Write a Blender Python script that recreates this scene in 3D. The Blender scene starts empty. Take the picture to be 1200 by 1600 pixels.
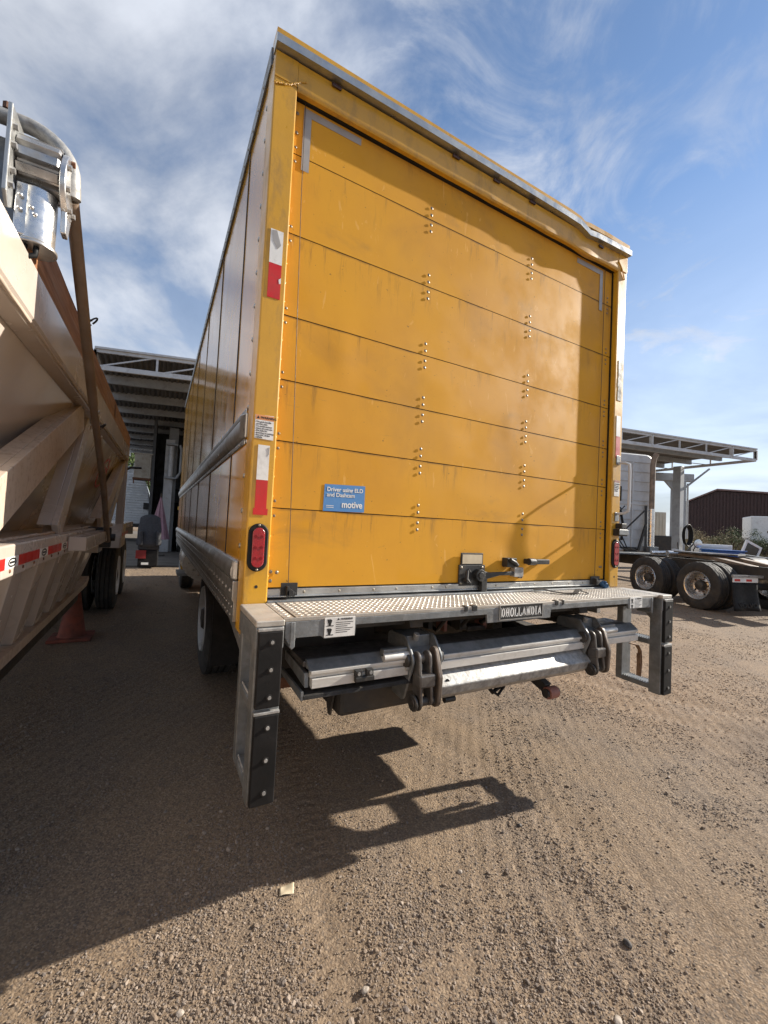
import bpy, bmesh, math, random
import numpy as np
from mathutils import Vector, Matrix, noise as mnoise
R = math.radians
random.seed(7); rng = np.random.default_rng(7)
S = bpy.context.scene
COL = S.collection

# ------------------------------------------------------------------ camera
cam_d = bpy.data.cameras.new('camera'); cam = bpy.data.objects.new('camera', cam_d); COL.objects.link(cam)
S.camera = cam
yaw, pitch, roll = R(28.5806), R(2.0972), R(2.829)
fw = Vector((math.sin(yaw)*math.cos(pitch), math.cos(yaw)*math.cos(pitch), math.sin(pitch)))
r0 = Vector((math.cos(yaw), -math.sin(yaw), 0)); u0 = r0.cross(fw)
rt = math.cos(roll)*r0 + math.sin(roll)*u0; up = -math.sin(roll)*r0 + math.cos(roll)*u0
M4 = Matrix((rt, up, -fw)).transposed().to_4x4(); M4.translation = Vector((-0.3232, -1.7691, 1.4323))
cam.matrix_world = M4
cam_d.sensor_fit = 'VERTICAL'; cam_d.sensor_height = 36; cam_d.sensor_width = 27
cam_d.lens = 36*646.0/1600; cam_d.clip_start = .02; cam_d.clip_end = 3000
S.render.resolution_x, S.render.resolution_y = 768, 1024

# ------------------------------------------------------------------ sun, sky, exposure
SUN = Vector((-2.05, 0.27, -1.0)).normalized()          # direction the light travels
sd = bpy.data.lights.new('sun', 'SUN'); sd.energy = 5.0; sd.angle = R(.53); sd.color = (1, .93, .82)
so = bpy.data.objects.new('sun', sd); COL.objects.link(so)
so.rotation_euler = SUN.to_track_quat('-Z', 'Y').to_euler(); so.location = (30, -6, 20)
W = bpy.data.worlds.new('World'); S.world = W; W.use_nodes = True
wn, wl = W.node_tree.nodes, W.node_tree.links
wn.clear()
def N(nodes, t, **k):
    n = nodes.new(t)
    for a, b in k.items(): setattr(n, a, b)
    return n
out = N(wn, 'ShaderNodeOutputWorld'); bg = N(wn, 'ShaderNodeBackground')
SKY_STRENGTH = .085
bg.inputs[1].default_value = SKY_STRENGTH
sky = N(wn, 'ShaderNodeTexSky', sky_type='NISHITA', sun_disc=False)
to_sun = -SUN
sky.sun_elevation = math.asin(to_sun.z); sky.sun_rotation = math.atan2(to_sun.x, to_sun.y)
sky.air_density = 1.0; sky.dust_density = .15; sky.ozone_density = 2.5; sky.altitude = 300
tc = N(wn, 'ShaderNodeTexCoord')
sep = N(wn, 'ShaderNodeSeparateXYZ'); wl.new(tc.outputs['Generated'], sep.inputs[0])
def math_n(op, a, b=None, clamp=False):
    n = N(wn, 'ShaderNodeMath', operation=op, use_clamp=clamp)
    for i, x in enumerate((a, b)):
        if x is None: continue
        if isinstance(x, (int, float)): n.inputs[i].default_value = x
        else: wl.new(x, n.inputs[i])
    return n.outputs[0]
zc = math_n('ADD', math_n('MAXIMUM', sep.outputs[2], 0.0), .22)
px_ = math_n('DIVIDE', sep.outputs[0], zc); py_ = math_n('DIVIDE', sep.outputs[1], zc)
cmb = N(wn, 'ShaderNodeCombineXYZ'); wl.new(px_, cmb.inputs[0]); wl.new(py_, cmb.inputs[1])
def cloud_noise(scale, detail, rough, dist, off, stretch=(1, 1, 1), rotz=0.0):
    mp = N(wn, 'ShaderNodeMapping'); mp.inputs['Location'].default_value = off; mp.inputs['Scale'].default_value = stretch
    mp.inputs['Rotation'].default_value = (0, 0, rotz)
    wl.new(cmb.outputs[0], mp.inputs[0])
    n = N(wn, 'ShaderNodeTexNoise'); n.inputs['Scale'].default_value = scale; n.inputs['Detail'].default_value = detail
    n.inputs['Roughness'].default_value = rough; n.inputs['Distortion'].default_value = dist
    wl.new(mp.outputs[0], n.inputs['Vector']); return n.outputs[0]
n_big = cloud_noise(.8, 3, .5, .3, (3.1, 1.7, 0))
n_mid = cloud_noise(1.7, 12, .56, .35, (.4, 5.2, 0), (1, .9, 1), R(35))
n_wsp = cloud_noise(3.6, 14, .62, 1.6, (7.3, 2.2, 1), (1, .95, 1), R(62))
# cloudier towards the west (-x) than towards the sun
side = math_n('MULTIPLY', math_n('SUBTRACT', math_n('MULTIPLY', sep.outputs[1], .55), math_n('MULTIPLY', sep.outputs[0], .84)), .33)
dens = math_n('ADD', math_n('ADD', math_n('MULTIPLY', n_big, .45), math_n('MULTIPLY', n_mid, 1.25)), side)
dens = math_n('ADD', dens, math_n('MULTIPLY', n_wsp, .16))
mr = N(wn, 'ShaderNodeMapRange', interpolation_type='SMOOTHSTEP'); wl.new(dens, mr.inputs[0])
mr.inputs[1].default_value = .80; mr.inputs[2].default_value = 1.22; mr.inputs[3].default_value = 0; mr.inputs[4].default_value = .9
# thin veil wisps
mw = N(wn, 'ShaderNodeMapRange', interpolation_type='SMOOTHSTEP')
wl.new(math_n('ADD', math_n('MULTIPLY', n_wsp, .55), math_n('MULTIPLY', n_mid, .6)), mw.inputs[0])
mw.inputs[1].default_value = .50; mw.inputs[2].default_value = .74; mw.inputs[3].default_value = 0; mw.inputs[4].default_value = .7
cov = math_n('MAXIMUM', mr.outputs[0], mw.outputs[0])
# horizon whitening by distant cloud bank
hz = N(wn, 'ShaderNodeMapRange'); wl.new(sep.outputs[2], hz.inputs[0])
hz.inputs[1].default_value = 0; hz.inputs[2].default_value = .6; hz.inputs[3].default_value = .95; hz.inputs[4].default_value = 0.0
cov = math_n('MAXIMUM', cov, hz.outputs[0], True)
shade = N(wn, 'ShaderNodeMapRange'); wl.new(n_mid, shade.inputs[0])
shade.inputs[1].default_value = .35; shade.inputs[2].default_value = .68; shade.inputs[3].default_value = .26; shade.inputs[4].default_value = .46
cc = N(wn, 'ShaderNodeCombineXYZ')
for i, k in enumerate((.93, .98, 1.08)): wl.new(math_n('MULTIPLY', shade.outputs[0], k/SKY_STRENGTH), cc.inputs[i])
mx = N(wn, 'ShaderNodeMix', data_type='RGBA'); wl.new(cov, mx.inputs[0]); wl.new(sky.outputs[0], mx.inputs[6]); wl.new(cc.outputs[0], mx.inputs[7])
wl.new(mx.outputs[2], bg.inputs[0]); wl.new(bg.outputs[0], out.inputs[0])
S.view_settings.view_transform = 'Standard'; S.view_settings.look = 'None'
S.view_settings.exposure = 1.1; S.view_settings.gamma = 1; S.view_settings.use_curve_mapping = False

# ------------------------------------------------------------------ materials
MATS = {}
def mat(name, c1, c2=None, scale=4, rough=.5, metal=0., bump=0., bscale=40, stretch=(1, 1, 1), dirt=None, rvar=.12,
        coat=0., spec=.5, thresh=(.35, .65), coord='Object', emit=None, ior=None, trans=0.):
    m = bpy.data.materials.new(name); m.use_nodes = True; MATS[name] = m
    ns, ls = m.node_tree.nodes, m.node_tree.links
    b = ns['Principled BSDF']
    b.inputs['Metallic'].default_value = metal; b.inputs['Coat Weight'].default_value = coat; b.inputs['Coat Roughness'].default_value = .08
    b.inputs['Specular IOR Level'].default_value = spec; b.inputs['Transmission Weight'].default_value = trans
    t = N(ns, 'ShaderNodeTexCoord'); mp = N(ns, 'ShaderNodeMapping'); mp.inputs['Scale'].default_value = stretch
    ls.new(t.outputs[coord], mp.inputs[0])
    def noise(sc, det=5, ro=.6, vec=None, dist=0.):
        n = N(ns, 'ShaderNodeTexNoise'); n.inputs['Scale'].default_value = sc; n.inputs['Detail'].default_value = det
        n.inputs['Roughness'].default_value = ro; n.inputs['Distortion'].default_value = dist
        ls.new(vec or mp.outputs[0], n.inputs['Vector']); return n.outputs[0]
    def ramp(src, a, z, lo=0., hi=1.):
        n = N(ns, 'ShaderNodeMapRange'); ls.new(src, n.inputs[0])
        for i, x in enumerate((a, z, lo, hi)): n.inputs[i+1].default_value = x
        return n.outputs[0]
    def mixc(f, a, z):
        n = N(ns, 'ShaderNodeMix', data_type='RGBA'); ls.new(f, n.inputs[0])
        for i, x in ((6, a), (7, z)):
            if isinstance(x, tuple): n.inputs[i].default_value = (*x, 1)
            else: ls.new(x, n.inputs[i])
        return n.outputs[2]
    n1 = noise(scale)
    c = mixc(ramp(n1, *thresh), c1, c2 or tuple(x*.8 for x in c1))
    rs = ramp(noise(scale*2.3, 4), .3, .7, max(.02, rough-rvar), min(1, rough+rvar))
    if dirt:
        dc, amount, dsc = dirt[:3]; dst = dirt[3] if len(dirt) > 3 else (1, 1, 1)
        mp2 = N(ns, 'ShaderNodeMapping'); mp2.inputs['Scale'].default_value = dst; ls.new(t.outputs[coord], mp2.inputs[0])
        d = ramp(noise(dsc, 8, .68, mp2.outputs[0], .3), .5, .74, 0, amount)
        c = mixc(d, c, dc)
        ad = N(ns, 'ShaderNodeMath', operation='ADD', use_clamp=True); ls.new(rs, ad.inputs[0])
        mu = N(ns, 'ShaderNodeMath', operation='MULTIPLY'); ls.new(d, mu.inputs[0]); mu.inputs[1].default_value = .35
        ls.new(mu.outputs[0], ad.inputs[1]); rs = ad.outputs[0]
    ls.new(c, b.inputs['Base Color']); ls.new(rs, b.inputs['Roughness'])
    if bump:
        bp = N(ns, 'ShaderNodeBump'); bp.inputs['Strength'].default_value = min(1, bump); bp.inputs['Distance'].default_value = .004
        ls.new(noise(bscale, 6, .6), bp.inputs['Height']); ls.new(bp.outputs[0], b.inputs['Normal'])
    if emit:
        b.inputs['Emission Color'].default_value = (*emit[0], 1); b.inputs['Emission Strength'].default_value = emit[1]
    return m
GR = (.10, .075, .05)
mat('yellow', (.56, .275, .02), (.50, .24, .018), 3, .42, dirt=(GR, .45, 9, (1, 1, .35)), bump=.12, bscale=60, coat=.15)
mat('yellow_post', (.60, .315, .02), (.53, .275, .018), 3, .38, dirt=(GR, .5, 13, (1, 1, .4)), bump=.1, bscale=60, coat=.2)
mat('yellow_side', (.70, .345, .03), (.64, .31, .028), 2, .12, rvar=.04, dirt=(GR, .15, 5, (1, 1, .3)), coat=0., spec=.45)
mat('yellow_cab', (.75, .40, .02), None, 3, .25, coat=.5)
mat('aluminium', (.50, .50, .48), (.38, .38, .37), 6, .38, .85, bump=.15, bscale=90, dirt=(GR, .45, 8))
mat('aluminium_bright', (.68, .66, .62), (.54, .52, .48), 9, .4, .3, bump=.15, bscale=120, stretch=(.25, 1, 1), dirt=((.2, .17, .13), .5, 10))
mat('aluminium_dull', (.30, .265, .21), (.20, .17, .13), 60, .45, .6, dirt=(GR, .5, 60))
mat('galvanised', (.25, .26, .265), (.16, .17, .175), 16, .48, .55, bump=.25, bscale=70, dirt=((.13, .10, .07), .6, 7))
mat('galvanised_bright', (.42, .41, .39), (.24, .24, .235), 34, .48, .35, bump=.3, bscale=60, dirt=((.14, .11, .08), .75, 13))
mat('tread', (.50, .47, .42), (.36, .33, .29), 7, .5, .45, bump=.2, bscale=90, dirt=((.23, .18, .12), .6, 5))
mat('rubber', (.008, .008, .008), (.013, .012, .012), 9, .6, bump=.15, bscale=60, spec=.2, dirt=((.06, .05, .045), .18, 9))
mat('tyre', (.022, .021, .02), (.035, .032, .029), 7, .78, bump=.25, bscale=50, dirt=((.12, .095, .07), .55, 6))
mat('black_steel', (.02, .02, .021), (.035, .033, .03), 8, .5, .2, bump=.15, bscale=60, dirt=((.10, .08, .06), .5, 8))
mat('chassis_black', (.022, .02, .019), (.04, .034, .028), 6, .65, dirt=((.10, .075, .05), .7, 5))
mat('grimy_steel', (.09, .085, .08), (.055, .05, .045), 10, .45, .5, bump=.3, bscale=50, dirt=((.02, .018, .015), .7, 8))
mat('link_steel', (.15, .14, .13), (.09, .08, .075), 14, .42, .5, bump=.3, bscale=50, dirt=((.03, .025, .02), .7, 9))
mat('worn_arm', (.16, .125, .10), (.10, .08, .065), 12, .45, .4, bump=.3, bscale=40, dirt=((.03, .025, .02), .7, 9))
mat('rust', (.16, .065, .03), (.09, .04, .022), 12, .8, bump=.3)
mat('chrome', (.70, .69, .68), (.58, .57, .56), 14, .27, .9, rvar=.1, bump=.12, bscale=80, dirt=((.33, .28, .22), .7, 12))
mat('chrome_dull', (.55, .54, .52), (.42, .41, .40), 8, .32, .85, dirt=((.25, .20, .15), .6, 7))
mat('cream', (.52, .45, .39), (.475, .41, .355), 1.2, .24, rvar=.06, coat=.2, dirt=((.26, .17, .10), .3, 2.2))
mat('cream_dusty', (.48, .405, .335), (.40, .31, .23), 2, .45, dirt=((.17, .10, .06), .55, 34))
mat('wood', (.36, .17, .07), (.20, .085, .035), 3.2, .62, stretch=(9, .35, 9), bump=.2, bscale=8, dirt=((.12, .06, .03), .5, 6, (2, .4, 2)))
mat('arm_steel', (.27, .21, .165), (.19, .145, .11), 6, .5, .25, dirt=((.25, .15, .08), .6, 12))
mat('red', (.55, .018, .015), (.46, .015, .012), 9, .4, dirt=(GR, .25, 20))
mat('dark_red', (.24, .02, .018), None, 9, .5)
mat('red_faded', (.50, .06, .07), (.42, .05, .05), 9, .45)
mat('white_tape', (.74, .73, .70), (.66, .65, .62), 9, .45, dirt=(GR, .3, 22))
mat('white', (.74, .74, .73), (.66, .66, .65), 4, .4, dirt=((.3, .25, .2), .4, 7))
mat('cab_white', (.50, .51, .52), (.42, .43, .44), 3, .45, bump=.15, bscale=25, dirt=((.32, .28, .24), .55, 5))
mat('black', (.012, .012, .012), None, 9, .5)
mat('lens_red', (.34, .012, .018), (.26, .01, .014), 30, .16, coat=.5, bump=.3, bscale=260)
mat('lens_dark', (.045, .016, .012), None, 30, .25)
mat('lens_spot', (.20, .006, .01), None, 30, .2)
mat('blue_sticker', (.075, .21, .46), (.085, .23, .48), 9, .42)
mat('orange_label', (.70, .30, .12), None, 9, .5)
mat('tape_grey', (.36, .34, .32), (.30, .28, .26), 9, .45, .1)
mat('cone', (.24, .055, .028), (.13, .04, .028), 6, .8, dirt=((.07, .045, .03), .85, 6))
mat('grey_paint', (.34, .36, .38), (.28, .30, .32), 3, .5, dirt=((.15, .12, .09), .5, 5))
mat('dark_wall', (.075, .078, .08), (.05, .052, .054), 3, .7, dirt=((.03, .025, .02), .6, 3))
mat('light_grey_paint', (.52, .53, .54), (.45, .46, .47), 3, .5, dirt=((.2, .16, .12), .5, 5))
mat('roof_sheet', (.10, .10, .10), (.15, .145, .14), 2, .6, .2, dirt=((.22, .20, .18), .6, 3))
mat('silver', (.55, .57, .60), (.46, .48, .50), 3, .35, .6)
mat('maroon', (.045, .018, .016), (.036, .015, .014), 2, .6)
mat('maroon_roof', (.20, .12, .11), None, 2, .6)
mat('beige', (.55, .49, .40), (.47, .42, .34), 2, .6)
mat('ac_beige', (.42, .39, .33), (.34, .31, .26), 4, .6, dirt=((.15, .09, .05), .6, 6))
mat('glass_dark', (.01, .012, .014), None, 5, .08, coat=.3)
mat('seat_fabric', (.055, .055, .06), (.04, .04, .043), 20, .85, bump=.3, bscale=120)
mat('pink_cloth', (.42, .26, .30), (.32, .18, .22), 4, .85)
mat('blue_cloth', (.05, .13, .24), (.03, .07, .14), 12, .85, bump=.4)
mat('blue_plastic', (.012, .09, .32), (.01, .07, .26), 4, .4)
mat('brown_strap', (.30, .19, .12), (.13, .08, .05), 30, .85, bump=.3, bscale=150)
mat('black_strap', (.022, .018, .016), (.04, .032, .026), 30, .85, bump=.3, bscale=150)
mat('paper', (.55, .47, .33), (.45, .37, .25), 12, .7)
mat('leaf', (.05, .075, .026), (.075, .095, .04), 3, .8, spec=.1)
mat('leaf_dry', (.27, .215, .12), (.17, .135, .075), 5, .9, spec=.1)
mat('bark', (.10, .075, .055), (.06, .045, .035), 8, .85)
mat('stone_dark', (.045, .04, .038), (.07, .06, .055), 18, .8, bump=.4)
mat('stone_pale', (.34, .29, .24), (.27, .23, .19), 18, .75, bump=.4)
mat('concrete', (.15, .13, .11), (.105, .09, .075), 1.4, .85, bump=.3, bscale=40, dirt=((.06, .05, .04), .6, 2))
mat('fifth_wheel', (.27, .21, .16), (.16, .12, .09), 6, .6, .3, dirt=((.06, .05, .04), .6, 5))
mat('pink_primer', (.30, .13, .10), None, 8, .6)

def tint_material(name, cols, rough=.85):
    m = bpy.data.materials.new(name); m.use_nodes = True; MATS[name] = m
    ns, ls = m.node_tree.nodes, m.node_tree.links; b = ns['Principled BSDF']
    a = N(ns, 'ShaderNodeAttribute', attribute_type='INSTANCER', attribute_name='tint')
    cr = N(ns, 'ShaderNodeValToRGB'); el = cr.color_ramp.elements
    el[0].color = (*cols[0], 1); el[1].color = (*cols[-1], 1)
    for i, c in enumerate(cols[1:-1]):
        e = el.new((i+1)/(len(cols)-1)); e.color = (*c, 1)
    ls.new(a.outputs['Fac'], cr.inputs[0])
    nz = N(ns, 'ShaderNodeTexNoise'); nz.inputs['Scale'].default_value = 90
    mm = N(ns, 'ShaderNodeMix', data_type='RGBA', blend_type='MULTIPLY'); mm.inputs[0].default_value = .35
    ls.new(cr.outputs[0], mm.inputs[6]); ls.new(nz.outputs[0], mm.inputs[7])
    ls.new(mm.outputs[2], b.inputs['Base Color']); b.inputs['Roughness'].default_value = rough
tint_material('gravel', [(.11, .085, .068), (.19, .14, .10), (.235, .172, .12), (.275, .205, .145), (.20, .165, .14), (.36, .285, .22)])

# door paint: yellow with grime that collects below each panel joint and runs down in streaks
def door_paint():
    m = bpy.data.materials.new('door_paint'); m.use_nodes = True; MATS['door_paint'] = m
    ns, ls = m.node_tree.nodes, m.node_tree.links; b = ns['Principled BSDF']
    t = N(ns, 'ShaderNodeTexCoord')
    def noise(vec, sc, det, stretch, ro=.6, dist=0.):
        mp = N(ns, 'ShaderNodeMapping'); mp.inputs['Scale'].default_value = stretch; ls.new(vec, mp.inputs[0])
        n = N(ns, 'ShaderNodeTexNoise'); n.inputs['Scale'].default_value = sc; n.inputs['Detail'].default_value = det
        n.inputs['Roughness'].default_value = ro; n.inputs['Distortion'].default_value = dist
        ls.new(mp.outputs[0], n.inputs['Vector']); return n.outputs[0]
    def ramp(s, a, z, lo=0., hi=1.):
        n = N(ns, 'ShaderNodeMapRange', interpolation_type='SMOOTHSTEP'); ls.new(s, n.inputs[0])
        for i, x in enumerate((a, z, lo, hi)): n.inputs[i+1].default_value = x
        return n.outputs[0]
    def mul(a, z):
        n = N(ns, 'ShaderNodeMath', operation='MULTIPLY', use_clamp=True)
        for i, x in enumerate((a, z)):
            if isinstance(x, float): n.inputs[i].default_value = x
            else: ls.new(x, n.inputs[i])
        return n.outputs[0]
    def mixc(f, a, z):
        n = N(ns, 'ShaderNodeMix', data_type='RGBA'); ls.new(f, n.inputs[0])
        for i, x in ((6, a), (7, z)):
            if isinstance(x, tuple): n.inputs[i].default_value = (*x, 1)
            else: ls.new(x, n.inputs[i])
        return n.outputs[2]
    O, G = t.outputs['Object'], t.outputs['Generated']
    c = mixc(ramp(noise(O, 1.6, 6, (1, 1, 1)), .35, .7), (.65, .318, .028), (.58, .275, .03))
    c = mixc(mul(ramp(noise(O, 2.1, 5, (1, 1, .8), .55, .6), .5, .75), .45), c, (.40, .20, .045))       # faded, scuffed zones
    c = mixc(mul(ramp(noise(O, 3.2, 3, (1, 1, 1), .4), .62, .7), .5), c, (.62, .295, .012))            # touched-up patches
    sg = N(ns, 'ShaderNodeSeparateXYZ'); ls.new(G, sg.inputs[0])
    top = ramp(sg.outputs[2], .35, 1.0)
    st = mul(mul(ramp(noise(O, 5, 8, (5, 1, .55), .7), .52, .72), top), ramp(noise(O, 1.3, 2, (1, 1, 1)), .36, .56))
    c = mixc(mul(st, .6), c, (.07, .055, .04))                                                       # streaks under joints
    sm = mul(ramp(noise(O, 1.7, 7, (.8, 1, 1.2), .62, .8), .56, .74), .38)
    c = mixc(sm, c, (.21, .135, .06))                                                                 # greasy smudges
    scr = mul(ramp(noise(O, 9, 6, (.35, 1, 3.2), .75, 1.5), .66, .70), .5)
    c = mixc(scr, c, (.30, .17, .05))                                                                 # scrapes
    rub = mul(ramp(noise(O, 6, 4, (1.6, 1, .5), .6, 2.2), .655, .675), .55)
    c = mixc(rub, c, (.72, .40, .10))                                                                 # pale rub marks
    edge = mul(ramp(sg.outputs[2], .965, 1.0), ramp(noise(O, 3.5, 5, (1, 1, .2)), .4, .65))
    c = mixc(mul(edge, .7), c, (.07, .05, .03))                                                       # grease along the joint
    sp = ramp(noise(O, 55, 3, (1, 1, 1), .5), .72, .76)
    c = mixc(mul(sp, .6), c, (.09, .06, .035))                                                        # chips and spots
    b.inputs['Specular IOR Level'].default_value = .16
    ls.new(c, b.inputs['Base Color'])
    ls.new(ramp(noise(O, 4, 5, (1, 1, 1)), .3, .7, .5, .75), b.inputs['Roughness'])
    bp = N(ns, 'ShaderNodeBump'); bp.inputs['Strength'].default_value = .1; bp.inputs['Distance'].default_value = .003
    ls.new(noise(O, 90, 4, (2, 1, .6)), bp.inputs['Height']); ls.new(bp.outputs[0], b.inputs['Normal'])
door_paint()

# ------------------------------------------------------------------ mesh helpers
def V(*a): return Vector(a)
class MB:
    def __init__(s): s.v = []; s.f = []; s.mi = []; s.cur = 0
    def add(s, vs, fs):
        o = len(s.v); s.v += [tuple(p) for p in vs]; s.f += [tuple(i+o for i in f) for f in fs]; s.mi += [s.cur]*len(fs); return s
    def box(s, x0, x1, y0, y1, z0, z1):
        return s.add([(x, y, z) for z in (z0, z1) for y in (y0, y1) for x in (x0, x1)],
                     [(0, 2, 3, 1), (4, 5, 7, 6), (0, 1, 5, 4), (2, 6, 7, 3), (0, 4, 6, 2), (1, 3, 7, 5)])
    def beam(s, p, q, w, h, upv=(0, 0, 1)):
        p, q = Vector(p), Vector(q); d = (q-p).normalized(); a = d.cross(Vector(upv))
        if a.length < 1e-4: a = d.cross(Vector((1, 0, 0)))
        a.normalize(); b = a.cross(d).normalized()
        vs = [c + a*(i*w/2) + b*(j*h/2) for c in (p, q) for i, j in ((-1, -1), (1, -1), (1, 1), (-1, 1))]
        return s.add(vs, [(0, 1, 2, 3), (7, 6, 5, 4), (0, 4, 5, 1), (1, 5, 6, 2), (2, 6, 7, 3), (3, 7, 4, 0)])
    def tube(s, pts, r, n=8, caps=True):
        pts = [Vector(p) for p in pts]; rs = r if isinstance(r, (list, tuple)) else [r]*len(pts)
        t0 = (pts[1]-pts[0]).normalized(); ref = Vector((0, 0, 1)) if abs(t0.z) < .9 else Vector((1, 0, 0))
        a = t0.cross(ref).normalized(); vs = []
        for i, p in enumerate(pts):
            t = (pts[min(i+1, len(pts)-1)]-pts[max(i-1, 0)]).normalized()
            a = (a - t*a.dot(t)).normalized(); b = t.cross(a)
            vs += [p + (a*math.cos(k*2*math.pi/n) + b*math.sin(k*2*math.pi/n))*rs[i] for k in range(n)]
        fs = [(i*n+k, i*n+(k+1) % n, (i+1)*n+(k+1) % n, (i+1)*n+k) for i in range(len(pts)-1) for k in range(n)]
        if caps: fs += [tuple(range(n))[::-1], tuple(range((len(pts)-1)*n, len(pts)*n))]
        return s.add(vs, fs)
    def cyl(s, p, q, r, n=16, r2=None): return s.tube([p, q], [r, r if r2 is None else r2], n)
    def prism(s, poly, fn, w0, w1):                      # poly of (u,v); fn(u,v,w) -> point
        n = len(poly); vs = [fn(u, v, w) for w in (w0, w1) for u, v in poly]
        fs = [tuple(range(n))[::-1], tuple(range(n, 2*n))] + [(i, (i+1) % n, n+(i+1) % n, n+i) for i in range(n)]
        return s.add(vs, fs)
    def yz(s, poly, x0, x1): return s.prism(poly, lambda u, v, w: (w, u, v), x0, x1)
    def xz(s, poly, y0, y1): return s.prism(poly, lambda u, v, w: (u, w, v), y1, y0)
    def xy(s, poly, z0, z1): return s.prism(poly, lambda u, v, w: (u, v, w), z0, z1)
    def lathe(s, prof, c, axis='x', n=40, sign=1, mod=None):  # prof of (along, radius)
        vs = []
        for i, (a, r) in enumerate(prof):
            for k in range(n):
                t = 2*math.pi*k/n; rr = r if mod is None else mod(i, k, r); p, q = rr*math.cos(t), rr*math.sin(t)
                vs.append({'x': (c[0]+sign*a, c[1]+p, c[2]+q), 'y': (c[0]+p, c[1]+sign*a, c[2]+q), 'z': (c[0]+p, c[1]+q, c[2]+sign*a)}[axis])
        fs = [(i*n+k, i*n+(k+1) % n, (i+1)*n+(k+1) % n, (i+1)*n+k) for i in range(len(prof)-1) for k in range(n)]
        return s.add(vs, fs)
    def dome(s, c, r, nrm=(0, -1, 0), n=8, h=.6):
        d = Vector(nrm).normalized(); a = d.orthogonal().normalized(); b = d.cross(a); c = Vector(c)
        vs = []
        for rr, hh in ((1, 0), (.75, .7), (.0001, 1)):
            vs += [c + (a*math.cos(2*math.pi*k/n)+b*math.sin(2*math.pi*k/n))*r*rr + d*hh*r*h for k in range(n)]
        fs = [(i*n+k, i*n+(k+1) % n, (i+1)*n+(k+1) % n, (i+1)*n+k) for i in range(2) for k in range(n)]
        return s.add(vs, fs)
    def grid(s, fn, nu, nv):
        vs = [fn(i/nu, j/nv) for j in range(nv+1) for i in range(nu+1)]
        return s.add(vs, [(j*(nu+1)+i, j*(nu+1)+i+1, (j+1)*(nu+1)+i+1, (j+1)*(nu+1)+i) for j in range(nv) for i in range(nu)])
    def mesh(s, name, mats, origin=(0, 0, 0), smooth=None, fix=True):
        me = bpy.data.meshes.new(name); o = Vector(origin)
        me.from_pydata([(a-o.x, b-o.y, c-o.z) for a, b, c in s.v], [], s.f)
        for m in (mats if isinstance(mats, (list, tuple)) else [mats]): me.materials.append(MATS[m])
        me.polygons.foreach_set('material_index', s.mi)
        if fix:
            bm = bmesh.new(); bm.from_mesh(me); bmesh.ops.recalc_face_normals(bm, faces=bm.faces); bm.to_mesh(me); bm.free()
        if smooth is not None:
            me.polygons.foreach_set('use_smooth', [True]*len(me.polygons)); me.set_sharp_from_angle(angle=R(smooth))
        me.update(); return me
    def build(s, name, mats, parent=None, bevel=0., smooth=None, fix=True, origin=None):
        og = origin if origin is not None else root_loc(parent)
        o = bpy.data.objects.new(name, s.mesh(name, mats, og, smooth, fix)); COL.objects.link(o)
        if parent is not None: o.parent = parent
        elif origin is not None: o.location = origin
        if bevel:
            md = o.modifiers.new('bevel', 'BEVEL'); md.width = bevel; md.segments = 2; md.limit_method = 'ANGLE'; md.angle_limit = R(35)
            md.harden_normals = False
        return o
def root_loc(o):
    if o is None: return Vector((0, 0, 0))
    while o.parent is not None: o = o.parent
    return Vector((0, 0, 0)) if o.get('_local') else o.location
def thing(name, label, cat, loc=(0, 0, 0), rz=0., group=None, local=False):
    o = bpy.data.objects.new(name, None); COL.objects.link(o); o.empty_display_size = .2
    o.location = loc; o.rotation_euler = (0, 0, rz); tag(o, label, cat, group)
    if local: o['_local'] = 1
    return o
def tag(o, label=None, cat=None, group=None, kind=None):
    for k, v in (('label', label), ('category', cat), ('group', group), ('kind', kind)):
        if v: o[k] = v
    return o
def inst(name, me, parent, loc, rot=(0, 0, 0), scale=(1, 1, 1)):
    o = bpy.data.objects.new(name, me); COL.objects.link(o); o.parent = parent
    o.location = Vector(loc) - root_loc(parent); o.rotation_euler = rot; o.scale = scale; return o
def stuff(o): o['kind'] = 'stuff'; return o
def text(name, s, size, m, parent, loc, rot, depth=.0004, align='LEFT', sx=1., bold=0.):
    cu = bpy.data.curves.new(name, 'FONT'); cu.body = s; cu.size = size; cu.extrude = depth; cu.align_x = align; cu.offset = bold
    cu.space_line = .95
    tmp = bpy.data.objects.new('tmp_text', cu); me = bpy.data.meshes.new_from_object(tmp); bpy.data.objects.remove(tmp)
    me.materials.clear(); me.materials.append(MATS[m]); me.name = name
    return inst(name, me, parent, loc, rot, (sx, 1, 1))
REAR = (R(90), 0, 0)                                    # text standing on a wall that faces -y
def oval(cx, cz, w, h, n=24):
    """vertical stadium outline"""
    r = w/2; pts = []
    for k in range(n+1):
        t = math.pi*k/n; pts.append((cx + r*math.cos(t), cz + h/2 - r + r*math.sin(t)))
    for k in range(n+1):
        t = math.pi + math.pi*k/n; pts.append((cx + r*math.cos(t), cz - h/2 + r + r*math.sin(t)))
    return pts
def ellipse(cx, cy, a, b, n=20): return [(cx+a*math.cos(2*math.pi*k/n), cy+b*math.sin(2*math.pi*k/n)) for k in range(n)]
def fbm(x, y, z=0., o=4):
    a, f, t = 1., 1., 0.
    for _ in range(o): t += a*mnoise.noise((x*f, y*f, z*f)); a *= .5; f *= 2.03
    return t

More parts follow.
